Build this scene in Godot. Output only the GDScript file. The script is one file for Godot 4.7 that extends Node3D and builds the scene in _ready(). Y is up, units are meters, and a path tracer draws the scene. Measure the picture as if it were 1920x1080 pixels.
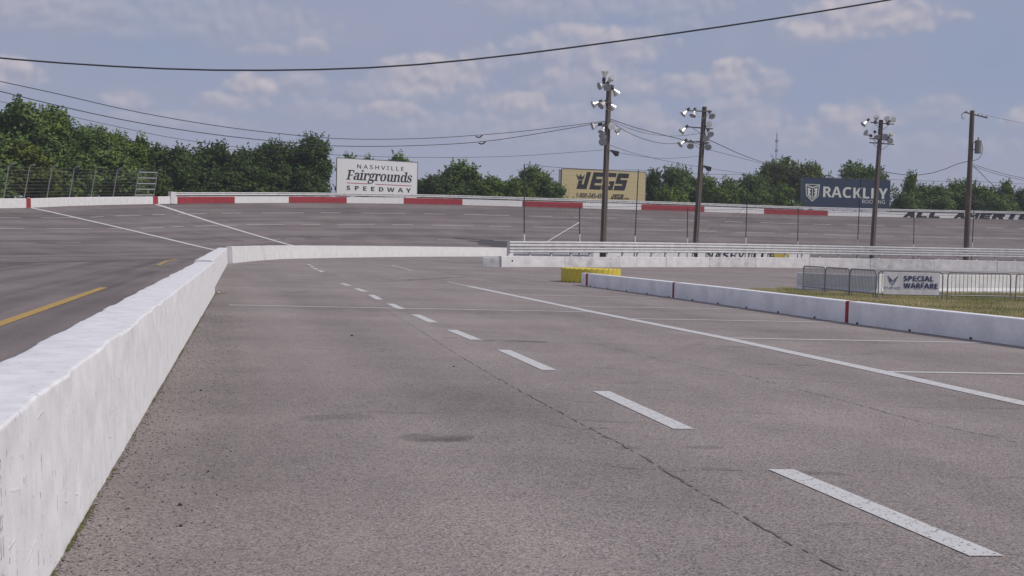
extends Node3D
# A pit lane beside a banked short-track oval on a hazy summer day.

var M := {}                       # materials by name
var rng := RandomNumberGenerator.new()
var taken := {}

# ---------------------------------------------------------------- mesh builder
class MB:
	var v := PackedVector3Array()
	var n := PackedVector3Array()
	var u := PackedVector2Array()
	var u2 := PackedVector2Array()
	var c := PackedColorArray()
	var o := Vector3.ZERO
	var col := Color(1, 1, 1)
	var two := false               # a second set of coordinates is wanted
	func _init(origin := Vector3.ZERO):
		o = origin
	func put(p: Vector3, nn: Vector3, uv := Vector2.ZERO, uvb := Vector2.ZERO):
		v.append(p - o); n.append(nn); u.append(uv); u2.append(uvb); c.append(col)
	# corners run counter-clockwise seen from outside
	func quad(a: Vector3, b: Vector3, d: Vector3, e: Vector3, uvs := [], uvb := []):
		var nn := (b - a).cross(d - a)
		if nn.length_squared() < 1e-14:
			nn = (d - a).cross(e - a)
		nn = nn.normalized()
		var p := [a, b, d, e]
		for i in [0, 2, 1, 0, 3, 2]:
			put(p[i], nn, uvs[i] if uvs else Vector2.ZERO, uvb[i] if uvb else Vector2.ZERO)
	func quad_n(p: Array, nn: Array, uvs := [], uvb := []):
		var flip: bool = (p[1] - p[0]).cross(p[2] - p[0]).dot(nn[0] + nn[1] + nn[2]) < 0.0
		for i in ([0, 1, 2, 0, 2, 3] if flip else [0, 2, 1, 0, 3, 2]):
			put(p[i], nn[i], uvs[i] if uvs else Vector2.ZERO, uvb[i] if uvb else Vector2.ZERO)
	func tri(a: Vector3, b: Vector3, d: Vector3):
		var nn := (b - a).cross(d - a).normalized()
		put(a, nn); put(d, nn); put(b, nn)
	# a box with chamfered edges
	func box(at: Vector3, size: Vector3, basis := Basis.IDENTITY, bevel := 0.0):
		var h := size / 2.0
		if bevel <= 0.0:
			for ax in 3:
				for s in [-1.0, 1.0]:
					var w := Vector3.ZERO; w[ax] = s
					var a := Vector3.ZERO; a[(ax + 1) % 3] = 1.0
					var b := w.cross(a)
					var ctr := w * h
					var p := []
					for k in [[-1, -1], [1, -1], [1, 1], [-1, 1]]:
						p.append(at + basis * (ctr + a * h * k[0] + b * h * k[1]))
					quad(p[0], p[1], p[2], p[3])
			return
		var i := h - Vector3.ONE * bevel
		for ax in 3:
			for s in [-1.0, 1.0]:
				var w := Vector3.ZERO; w[ax] = s
				var a := Vector3.ZERO; a[(ax + 1) % 3] = 1.0
				var b := w.cross(a)
				var p := []
				for k in [[-1, -1], [1, -1], [1, 1], [-1, 1]]:
					p.append(at + basis * (w * h + a * i * k[0] + b * i * k[1]))
				quad(p[0], p[1], p[2], p[3])
		for ax in 3:                                   # the twelve edges
			var b1 := (ax + 1) % 3
			var b2 := (ax + 2) % 3
			for s1 in [-1.0, 1.0]:
				for s2 in [-1.0, 1.0]:
					var p := []
					for k in [[-1.0, 0], [1.0, 0], [1.0, 1], [-1.0, 1]]:
						var q := Vector3.ZERO
						q[ax] = i[ax] * k[0]
						q[b1] = s1 * (h[b1] if k[1] == 0 else i[b1])
						q[b2] = s2 * (i[b2] if k[1] == 0 else h[b2])
						p.append(at + basis * q)
					var nn := Vector3.ZERO
					nn[b1] = s1; nn[b2] = s2
					nn = (basis * nn).normalized()
					quad_n(p, [nn, nn, nn, nn])
		for sx in [-1.0, 1.0]:
			for sy in [-1.0, 1.0]:
				for sz in [-1.0, 1.0]:
					var s := Vector3(sx, sy, sz)
					var nn := (basis * s).normalized()
					var p := [at + basis * (s * Vector3(h.x, i.y, i.z)), at + basis * (s * Vector3(i.x, h.y, i.z)), at + basis * (s * Vector3(i.x, i.y, h.z))]
					var flip: bool = (p[1] - p[0]).cross(p[2] - p[0]).dot(nn) < 0.0
					for k in ([0, 1, 2] if flip else [0, 2, 1]):
						put(p[k], nn)
	func tube(pts: Array, radii, sides := 8, caps := true):
		var rings := []
		var norms := []
		var side := Vector3.ZERO
		for k in pts.size():
			var p: Vector3 = pts[k]
			var t: Vector3 = (pts[mini(k + 1, pts.size() - 1)] - pts[maxi(k - 1, 0)]).normalized()
			if side == Vector3.ZERO:
				side = t.cross(Vector3.UP if absf(t.y) < 0.9 else Vector3.RIGHT).normalized()
			side = (side - t * side.dot(t)).normalized()
			var other := t.cross(side)
			var r: float = radii[k] if radii is Array else radii
			var ring := []
			var ns := []
			for j in sides:
				var a := TAU * j / sides
				var d := side * cos(a) + other * sin(a)
				ring.append(p + d * r); ns.append(d)
			rings.append(ring); norms.append(ns)
		for k in pts.size() - 1:
			for j in sides:
				var j2 := (j + 1) % sides
				quad_n([rings[k][j], rings[k][j2], rings[k + 1][j2], rings[k + 1][j]], [norms[k][j], norms[k][j2], norms[k + 1][j2], norms[k + 1][j]],
					[Vector2(float(j) / sides, k), Vector2(float(j + 1) / sides, k), Vector2(float(j + 1) / sides, k + 1), Vector2(float(j) / sides, k + 1)])
		if caps:
			for e in [0, pts.size() - 1]:
				var t: Vector3 = (pts[e] - pts[1 if e == 0 else e - 1]).normalized()
				for j in sides:
					quad_n([pts[e], rings[e][j], rings[e][(j + 1) % sides], pts[e]], [t, t, t, t])
	# profile of (radius, height) turned about the y axis of basis
	func lathe(prof: PackedVector2Array, at: Vector3, basis := Basis.IDENTITY, sides := 16):
		for k in prof.size() - 1:
			var a := prof[k]
			var b := prof[k + 1]
			var s := b - a
			if s.length() < 1e-6:
				continue
			var m := Vector2(s.y, -s.x).normalized()
			for j in sides:
				var p := []
				var ns := []
				for q in [[a, j], [a, j + 1], [b, j + 1], [b, j]]:
					var ang: float = TAU * q[1] / sides
					var dir := Vector3(cos(ang), 0, sin(ang))
					p.append(at + basis * (dir * q[0].x + Vector3.UP * q[0].y))
					ns.append((basis * (dir * m.x + Vector3.UP * m.y)).normalized())
				quad_n(p, ns)
	# cross-section (outwards, up) swept along a path; the section climbs on the outer side, goes over and comes down behind
	func sweep(path: Array, nrm: Array, prof: PackedVector2Array, caps := true, len0 := 0.0, uvk := 1.0):
		var along := len0
		for i in path.size() - 1:
			var step: float = (path[i + 1] - path[i]).length()
			var across := 0.0
			for j in prof.size() - 1:
				var s := prof[j + 1] - prof[j]
				var sl := s.length()
				if sl < 1e-6:
					continue
				var p := [at_prof(path[i], nrm[i], prof[j]), at_prof(path[i], nrm[i], prof[j + 1]), at_prof(path[i + 1], nrm[i + 1], prof[j + 1]), at_prof(path[i + 1], nrm[i + 1], prof[j])]
				var r0: Vector3 = (nrm[i] * s.y - Vector3.UP * s.x).normalized()
				var r1: Vector3 = (nrm[i + 1] * s.y - Vector3.UP * s.x).normalized()
				quad_n(p, [r0, r0, r1, r1], [Vector2(along, across) * uvk, Vector2(along, across + sl) * uvk, Vector2(along + step, across + sl) * uvk, Vector2(along + step, across) * uvk])
				across += sl
			along += step
		if caps:
			var idx := Geometry2D.triangulate_polygon(prof)
			for e in [0, path.size() - 1]:
				var t: Vector3 = (path[e] - path[1 if e == 0 else e - 1]).normalized()
				for k in range(0, idx.size(), 3):
					var p := [at_prof(path[e], nrm[e], prof[idx[k]]), at_prof(path[e], nrm[e], prof[idx[k + 1]]), at_prof(path[e], nrm[e], prof[idx[k + 2]])]
					var flip: bool = (p[1] - p[0]).cross(p[2] - p[0]).dot(t) < 0.0
					for q in ([0, 1, 2] if flip else [0, 2, 1]):
						put(p[q], t)
	func at_prof(p: Vector3, nn: Vector3, q: Vector2) -> Vector3:
		return p + nn * q.x + Vector3.UP * q.y
	# rows of points with smooth normals
	func grid(rows: Array, uvs: Array, uvb := [], up_hint := Vector3.ZERO):
		var h := rows.size()
		var w: int = rows[0].size()
		var nn := []
		for i in h:
			var line := []
			for j in w:
				var a: Vector3 = rows[mini(i + 1, h - 1)][j] - rows[maxi(i - 1, 0)][j]
				var b: Vector3 = rows[i][mini(j + 1, w - 1)] - rows[i][maxi(j - 1, 0)]
				var k := a.cross(b).normalized()
				if up_hint != Vector3.ZERO and k.dot(up_hint) < 0.0:
					k = -k
				line.append(k)
			nn.append(line)
		for i in h - 1:
			for j in w - 1:
				quad_n([rows[i][j], rows[i][j + 1], rows[i + 1][j + 1], rows[i + 1][j]], [nn[i][j], nn[i][j + 1], nn[i + 1][j + 1], nn[i + 1][j]],
					[uvs[i][j], uvs[i][j + 1], uvs[i + 1][j + 1], uvs[i + 1][j]], [uvb[i][j], uvb[i][j + 1], uvb[i + 1][j + 1], uvb[i + 1][j]] if uvb else [])
	# a flat outline with thickness, in the plane of basis x and y, its face at +z
	func plate(outline: PackedVector2Array, at: Vector3, basis: Basis, thick: float):
		var idx := Geometry2D.triangulate_polygon(outline)
		var f := basis.z.normalized()
		for k in range(0, idx.size(), 3):
			var p := []
			for q in 3:
				p.append(at + basis.x * outline[idx[k + q]].x + basis.y * outline[idx[k + q]].y)
			var flip: bool = (p[1] - p[0]).cross(p[2] - p[0]).dot(f) < 0.0
			for q in ([0, 1, 2] if flip else [0, 2, 1]):
				put(p[q] + f * thick, f)
		for k in outline.size():
			var a := outline[k]
			var b := outline[(k + 1) % outline.size()]
			var pa := at + basis.x * a.x + basis.y * a.y
			var pb := at + basis.x * b.x + basis.y * b.y
			quad(pa, pb, pb + f * thick, pa + f * thick)
	func mesh() -> ArrayMesh:
		var arr := []
		arr.resize(Mesh.ARRAY_MAX)
		arr[Mesh.ARRAY_VERTEX] = v
		arr[Mesh.ARRAY_NORMAL] = n
		arr[Mesh.ARRAY_TEX_UV] = u
		if two:
			arr[Mesh.ARRAY_TEX_UV2] = u2
		arr[Mesh.ARRAY_COLOR] = c
		var m := ArrayMesh.new()
		m.add_surface_from_arrays(Mesh.PRIMITIVE_TRIANGLES, arr)
		return m

# ---------------------------------------------------------------- scene helpers
func numbered(called: String) -> String:
	if not taken.has(called):
		taken[called] = 0
		return called
	taken[called] += 1
	return "%s_%03d" % [called, taken[called]]

func tag(o: Node, label := "", category := "", group := "", kind := ""):
	if label: o.set_meta("label", label)
	if category: o.set_meta("category", category)
	if group: o.set_meta("group", group)
	if kind: o.set_meta("kind", kind)

func thing(called: String, at: Vector3, label: String, category: String, group := "", basis := Basis.IDENTITY) -> Node3D:
	var o := Node3D.new()
	o.name = numbered(called)
	add_child(o)
	o.transform = Transform3D(basis, at)
	tag(o, label, category, group)
	return o

func part(parent: Node, called: String, mesh: Mesh, material: Material, xf := Transform3D()) -> MeshInstance3D:
	var o := MeshInstance3D.new()
	o.name = called
	o.mesh = mesh
	o.material_override = material
	o.transform = xf
	parent.add_child(o, true)
	return o

func solo(called: String, at: Vector3, mesh: Mesh, material: Material, label: String, category: String, group := "") -> MeshInstance3D:
	var o := part(self, numbered(called), mesh, material, Transform3D(Basis.IDENTITY, at))
	tag(o, label, category, group)
	return o

func struct(called: String, mesh: Mesh, material: Material) -> MeshInstance3D:
	var o := part(self, numbered(called), mesh, material)
	o.set_meta("kind", "structure")
	return o

func yaw_basis(right: Vector3) -> Basis:
	var r := Vector3(right.x, 0, right.z).normalized()
	return Basis(r, Vector3.UP, r.cross(Vector3.UP))

func font(serif := false, bold := false, spacing := 0, heavy := 0.0) -> Font:
	var f := SystemFont.new()
	f.font_names = PackedStringArray(["Droid Serif" if serif else "Droid Sans"])
	f.font_weight = 700 if bold else 400
	if spacing == 0 and heavy == 0.0:
		return f
	var fv := FontVariation.new()
	fv.base_font = f
	fv.spacing_glyph = spacing
	fv.variation_embolden = heavy
	return fv

# lettering fitted to a width and height, in the parent's xy plane, centred at `at`
func lettering(parent: Node, text: String, f: Font, at: Vector3, width: float, height: float, material: Material, shear := 0.0, depth := 0.02) -> MeshInstance3D:
	var t := TextMesh.new()
	t.font = f
	t.text = text
	t.font_size = 64
	t.pixel_size = 0.01
	t.depth = 0.02
	t.curve_step = 1.0
	var box := t.get_aabb()
	var kx := width / (box.size.x + shear * box.size.y * 0.0)
	var ky := height / box.size.y
	var c := box.get_center()
	var b := Basis(Vector3(kx, 0, 0), Vector3(shear * ky, ky, 0), Vector3(0, 0, depth / 0.02))
	return part(parent, "lettering", t, material, Transform3D(b, at - b * c))

# ---------------------------------------------------------------- textures and materials
func srgb(x: float) -> int:
	x = clampf(x, 0.0, 1.0)
	return int(round(255.0 * (12.92 * x if x <= 0.0031308 else 1.055 * pow(x, 1.0 / 2.4) - 0.055)))

func lin(r: float, g: float, b: float) -> Color:
	return Color(r, g, b).linear_to_srgb()

func noise(w: int, h: int, freq: float, octaves: int, seed_: int, type := FastNoiseLite.TYPE_SIMPLEX_SMOOTH, seamless := true) -> PackedByteArray:
	var f := FastNoiseLite.new()
	f.seed = seed_
	f.noise_type = type
	f.frequency = freq
	f.fractal_octaves = octaves
	f.fractal_type = FastNoiseLite.FRACTAL_FBM if octaves > 1 else FastNoiseLite.FRACTAL_NONE
	var im: Image = f.get_seamless_image(w, h) if seamless else f.get_image(w, h)
	im.convert(Image.FORMAT_L8)
	return im.get_data()

func stretched(w: int, h: int, w0: int, h0: int, freq: float, octaves: int, seed_: int) -> PackedByteArray:
	var im := Image.create_from_data(w0, h0, false, Image.FORMAT_L8, noise(w0, h0, freq, octaves, seed_))
	im.resize(w, h, Image.INTERPOLATE_CUBIC)
	return im.get_data()

func tex(w: int, h: int, data: PackedByteArray, format := Image.FORMAT_RGB8) -> ImageTexture:
	return ImageTexture.create_from_image(Image.create_from_data(w, h, false, format, data))

func mat(called: String, color: Color, rough := 0.8, metal := 0.0) -> StandardMaterial3D:
	var m := StandardMaterial3D.new()
	m.resource_name = called
	m.albedo_color = color
	m.roughness = rough
	m.metallic = metal
	m.metallic_specular = 0.4
	M[called] = m
	return m

# aggregate: stones of many greys, dark pits between them
func aggregate(seed_: int, mean: Vector3, contrast: float) -> Array:
	var w := 1024
	var a := noise(w, w, 0.16, 1, seed_, FastNoiseLite.TYPE_VALUE)
	var b := noise(w, w, 0.33, 1, seed_ + 1, FastNoiseLite.TYPE_VALUE)
	var d := noise(w, w, 0.05, 3, seed_ + 2)
	var lut := PackedByteArray()
	lut.resize(1024)
	for i in 1024:
		lut[i] = srgb(i / 1023.0)
	var rgb := PackedByteArray()
	rgb.resize(w * w * 3)
	var hgt := PackedByteArray()
	hgt.resize(w * w)
	for i in w * w:
		var x := (a[i] * 0.5 + b[i] * 0.5 - 127.0) / 127.0
		var k := 1.0 + contrast * x * (1.25 if x < 0.0 else 1.0) + (d[i] - 127.0) / 127.0 * 0.07
		rgb[i * 3] = lut[clampi(int(mean.x * k * 1023.0), 8, 1023)]
		rgb[i * 3 + 1] = lut[clampi(int(mean.y * k * 1023.0), 8, 1023)]
		rgb[i * 3 + 2] = lut[clampi(int(mean.z * k * 1023.0), 8, 1023)]
		hgt[i] = clampi(int(128.0 + x * 110.0), 0, 255)
	return [tex(w, w, rgb), tex(w, w, hgt, Image.FORMAT_L8)]

func asphalt(called: String, agg: Array, coarse: Texture2D, tint: Color) -> StandardMaterial3D:
	var m := mat(called, tint, 0.88)
	m.metallic_specular = 0.3
	m.albedo_texture = agg[0]
	m.heightmap_enabled = true
	m.heightmap_texture = agg[1]
	m.heightmap_scale = 0.45
	m.detail_enabled = true
	m.detail_albedo = coarse
	m.detail_blend_mode = BaseMaterial3D.BLEND_MODE_MUL
	m.detail_uv_layer = BaseMaterial3D.DETAIL_UV_2
	return m

# clouds and air only: a computed sky all round, cumulus over a pale blue
func build_sky() -> ImageTexture:
	var w := 4096
	var h := 2048
	var f := FastNoiseLite.new()
	f.seed = 11
	f.frequency = 1.0
	f.fractal_octaves = 5
	f.fractal_gain = 0.55
	# broad veil, coarse grid
	var lw := 512
	var lh := 256
	var low := PackedByteArray()
	low.resize(lw * lh * 3)
	for y in lh:
		var el := 90.0 - (y + 0.5) / lh * 180.0
		for x in lw:
			var az := (x + 0.5) / lw * TAU
			var q := Vector3(cos(az), 0, sin(az)) * 4.0
			var veil := f.get_noise_3d(q.x, el * 0.16, q.z)
			var c := Color8(141, 152, 182)
			if el >= 0.0:
				c = Color8(160, 164, 181).lerp(Color8(139, 151, 178), smoothstep(0.5, 9.0, el))
				c = c.lerp(Color8(142, 147, 170), smoothstep(12.0, 70.0, el))
				c = c.lerp(Color8(151, 155, 176), clampf(0.35 + veil * 0.9, 0.0, 0.7) * smoothstep(2.0, 9.0, el))
			else:
				c = Color8(120, 118, 116)
			var i := (y * lw + x) * 3
			low[i] = c.r8; low[i + 1] = c.g8; low[i + 2] = c.b8
	var im := Image.create_from_data(lw, lh, false, Image.FORMAT_RGB8, low)
	im.resize(w, h, Image.INTERPOLATE_CUBIC)
	# cumulus: azimuth from straight ahead (degrees, right positive), elevation, half width, half height, strength
	var clouds := []
	for a in [[260, 60, 330, 50, 0.30], [1130, 22, 230, 36, 0.35], [800, 148, 112, 36, 0.85], [735, 178, 120, 22, 0.5], [900, 120, 60, 26, 0.4], [562, 102, 36, 17, 0.5], [490, 105, 58, 12, 0.45],
			[455, 172, 44, 24, 0.85], [420, 205, 70, 18, 0.6], [545, 172, 66, 22, 0.5], [590, 214, 80, 20, 0.35], [1090, 100, 150, 40, 0.6], [1160, 85, 80, 26, 0.45], [1370, 142, 46, 20, 0.95],
			[1330, 172, 110, 24, 0.55], [1440, 172, 40, 26, 0.45], [1610, 62, 135, 34, 0.8], [1530, 84, 70, 18, 0.5], [1600, 236, 80, 30, 0.65], [950, 200, 70, 24, 0.65], [715, 212, 62, 17, 0.65],
			[30, 164, 56, 28, 0.85], [240, 202, 44, 18, 0.6], [1190, 232, 66, 34, 0.5], [1110, 165, 130, 32, 0.5], [1030, 225, 100, 26, 0.4], [1905, 248, 60, 26, 0.6], [1740, 224, 70, 26, 0.35], [1390, 225, 90, 28, 0.4],
			[1400, 262, 130, 24, 0.35], [850, 240, 150, 24, 0.35], [330, 240, 130, 20, 0.3], [1130, 270, 220, 20, 0.25], [1700, 285, 200, 20, 0.25], [1260, 60, 60, 16, 0.25], [80, 60, 120, 30, 0.2]]:
		clouds.append([(a[0] - 960.0) * 0.0233, (452.7 + 0.0244 * (a[0] - 960.0) - a[1]) * 0.0239, a[2] * 0.0239 * 1.2, a[3] * 0.0239 * 1.35, minf(a[4] * 1.2, 1.0)])
	rng.seed = 5
	for k in 240:                                       # the same sort of sky all round
		var az := rng.randf_range(-180.0, 180.0)
		var el := 2.5 + 42.0 * pow(rng.randf(), 1.8)
		if absf(az) < 27.0 and el < 13.0:
			continue
		var size := rng.randf_range(1.4, 4.0) * (1.0 + el * 0.03)
		clouds.append([az, el, size, size * rng.randf_range(0.28, 0.45), rng.randf_range(0.3, 0.85)])
	var data := im.get_data()
	var per := w / 360.0
	f.fractal_octaves = 4
	var bright := Vector3(189, 182, 189)
	var dull := Vector3(152, 155, 174)
	for cl in clouds:
		var spread: float = 1.0 / maxf(cos(deg_to_rad(cl[1])), 0.3)
		var x0 := int((cl[0] - cl[2] * 1.5 * spread + 180.0) * per)
		var x1 := int((cl[0] + cl[2] * 1.5 * spread + 180.0) * per)
		var y0 := int((90.0 - cl[1] - cl[3] * 1.5) * per)
		var y1 := mini(int((90.0 - cl[1] + cl[3] * 1.3) * per), h / 2 - 1)
		for y in range(maxi(y0, 0), y1):
			var el := 90.0 - (y + 0.5) / per
			var de: float = (el - cl[1]) / cl[3]
			for x in range(x0, x1):
				var az := (x + 0.5) / per - 180.0
				var da: float = (az - cl[0]) / (cl[2] * spread)
				var q := 1.0 - da * da - (de * de if de > 0.0 else de * de * 1.9)
				if q < -1.0:
					continue
				var n := absf(f.get_noise_2d(az * 0.36 + 40.0, el * 0.42)) * 2.4 - 0.42
				var a := smoothstep(0.0, 0.7, q * 1.0 + n * 0.40) * smoothstep(-1.25, 0.0, de)
				if a <= 0.004:
					continue
				var n2 := absf(f.get_noise_2d((az + 0.2) * 0.36 + 40.0, (el + 0.3) * 0.42)) * 2.4 - 0.42
				var lit := clampf(0.42 + de * 0.5 + (n - n2) * 0.6, 0.0, 1.0)
				a *= cl[4]
				var col := dull.lerp(bright, lit)
				var i := (y * w + posmod(x, w)) * 3
				data[i] = int(lerpf(data[i], col.x, a)); data[i + 1] = int(lerpf(data[i + 1], col.y, a)); data[i + 2] = int(lerpf(data[i + 2], col.z, a))
	# the first column of a panorama lies straight ahead (-z): bring the middle there
	var whole := Image.create_from_data(w, h, false, Image.FORMAT_RGB8, data)
	var turned := Image.create_empty(w, h, false, Image.FORMAT_RGB8)
	turned.blit_rect(whole, Rect2i(w / 2, 0, w / 2, h), Vector2i(0, 0))
	turned.blit_rect(whole, Rect2i(0, 0, w / 2, h), Vector2i(w / 2, 0))
	return ImageTexture.create_from_image(turned)

# ---------------------------------------------------------------- the banked turn: a curve for the foot of the outer wall
const TURN := [Vector3(-53.0, 1.6, 20.0), Vector3(-50.0, 1.9, -20.0), Vector3(-46.99, 2.28, -56.0), Vector3(-43.99, 2.68, -79.0), Vector3(-40.49, 3.18, -101.0), Vector3(-39.61, 3.85, -117.0), Vector3(-37.0, 4.5, -132.0), Vector3(-30.94, 5.03, -142.0),
	Vector3(-22.85, 5.53, -151.0), Vector3(-10.1, 5.94, -160.0), Vector3(5.02, 6.1, -167.0), Vector3(21.7, 6.3, -176.0), Vector3(41.29, 6.38, -185.0), Vector3(58.52, 6.57, -191.0), Vector3(76.36, 6.78, -196.0), Vector3(98.36, 6.88, -197.5), Vector3(122.36, 6.88, -195.0)]
const S0 := 76.5                  # metres of curve before the third point, so that S0 + s is the way along
var cp := PackedVector3Array()    # dense points of the curve
var cs := PackedFloat32Array()    # metres along it
const BANK := 24.0

func curve_build():
	for i in TURN.size() - 1:
		var p0: Vector3 = TURN[maxi(i - 1, 0)]
		var p1: Vector3 = TURN[i]
		var p2: Vector3 = TURN[i + 1]
		var p3: Vector3 = TURN[mini(i + 2, TURN.size() - 1)]
		for k in 24:
			var t := k / 24.0
			cp.append(0.5 * (2.0 * p1 + (p2 - p0) * t + (2.0 * p0 - 5.0 * p1 + 4.0 * p2 - p3) * t * t + (3.0 * p1 - p0 - 3.0 * p2 + p3) * t * t * t))
	cp.append(TURN[TURN.size() - 1])
	var total := 0.0
	cs.append(0.0)
	var zero := 0.0
	for i in range(1, cp.size()):
		total += Vector2(cp[i].x - cp[i - 1].x, cp[i].z - cp[i - 1].z).length()
		cs.append(total)
		if i == 48:
			zero = total
	for i in cs.size():
		cs[i] -= zero               # s counts from the third point

func turn_at(s: float) -> Vector3:
	var i := clampi(cs.bsearch(s) - 1, 0, cs.size() - 2)
	return cp[i].lerp(cp[i + 1], clampf((s - cs[i]) / (cs[i + 1] - cs[i]), 0.0, 1.0))

func turn_in(s: float) -> Vector3:          # level, towards the inside of the turn
	var t := turn_at(s + 0.6) - turn_at(s - 0.6)
	return Vector3(-t.z, 0, t.x).normalized()

func rise(t: float) -> float:
	t = clampf(t, 0.0, 1.0)
	return (t * t / 0.6 if t < 0.3 else t - 0.15) / 0.85

func bank(s: float, d: float, lift := 0.0) -> Vector3:
	var p := turn_at(s) + turn_in(s) * d
	p.y = turn_at(s).y * rise(1.0 - d / BANK) + lift
	return p

func verge(x: float, z: float) -> float:    # height of the ground behind the outer wall
	var best := 1e9
	var y := 0.0
	for i in range(0, cp.size(), 4):
		var q := Vector2(cp[i].x - x, cp[i].z - z).length_squared()
		if q < best:
			best = q; y = cp[i].y
	return y - 0.25

# a painted strip on the ground along points, its ends cut square to `cut`
func strip(pts: Array, width: float, y: float, cut := Vector3.ZERO, uv0 := 0.0) -> MB:
	var m := MB.new()
	var along := uv0
	for k in pts.size() - 1:
		var a := Vector3(pts[k].x, y, pts[k].y)
		var b := Vector3(pts[k + 1].x, y, pts[k + 1].y)
		var s0 := cut
		var s1 := cut
		if cut == Vector3.ZERO:
			var ta: Vector2 = (pts[k + 1] - pts[maxi(k - 1, 0)]).normalized()
			var tb: Vector2 = (pts[mini(k + 2, pts.size() - 1)] - pts[k]).normalized()
			s0 = Vector3(-ta.y, 0, ta.x); s1 = Vector3(-tb.y, 0, tb.x)
		s0 *= width / 2; s1 *= width / 2
		var step := a.distance_to(b)
		m.quad_n([a - s0, a + s0, b + s1, b - s1], [Vector3.UP, Vector3.UP, Vector3.UP, Vector3.UP], [Vector2(0, along), Vector2(width, along), Vector2(width, along + step), Vector2(0, along + step)])
		along += step
	return m

# a painted strip across or along the banking
func bank_strip(sd: Array, width: float, lift := 0.025) -> MB:
	var m := MB.new()
	for k in sd.size() - 1:
		var a := bank(sd[k].x, sd[k].y, lift)
		var b := bank(sd[k + 1].x, sd[k + 1].y, lift)
		var up := (bank(sd[k].x, sd[k].y - 0.5) - bank(sd[k].x, sd[k].y + 0.5)).cross(turn_at(sd[k].x + 0.5) - turn_at(sd[k].x - 0.5)).normalized()
		if up.y < 0.0:
			up = -up
		var side := up.cross(b - a).normalized() * width / 2
		m.quad_n([a - side, a + side, b + side, b - side], [up, up, up, up], [Vector2(0, k), Vector2(width, k), Vector2(width, k + 1), Vector2(0, k + 1)])
	return m

func smooth_path(ctrl: Array, step: float) -> Array:
	var c := Curve3D.new()
	for i in ctrl.size():
		var t: Vector3 = (ctrl[mini(i + 1, ctrl.size() - 1)] - ctrl[maxi(i - 1, 0)]) / 6.0
		var tin := t
		var tout := t
		if i > 0:
			tin = t.normalized() * ctrl[i].distance_to(ctrl[i - 1]) / 3.0
		if i < ctrl.size() - 1:
			tout = t.normalized() * ctrl[i].distance_to(ctrl[i + 1]) / 3.0
		c.add_point(ctrl[i], -tin, tout)
	c.bake_interval = minf(0.5, step)
	var total := c.get_baked_length()
	var n := maxi(1, int(ceil(total / step)))
	var out := []
	for i in n + 1:
		out.append(c.sample_baked(total * i / n))
	return out

func rights(path: Array) -> Array:            # level normals to the right of the way
	var out := []
	for i in path.size():
		var t: Vector3 = path[mini(i + 1, path.size() - 1)] - path[maxi(i - 1, 0)]
		out.append(Vector3(-t.z, 0, t.x).normalized())
	return out

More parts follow.
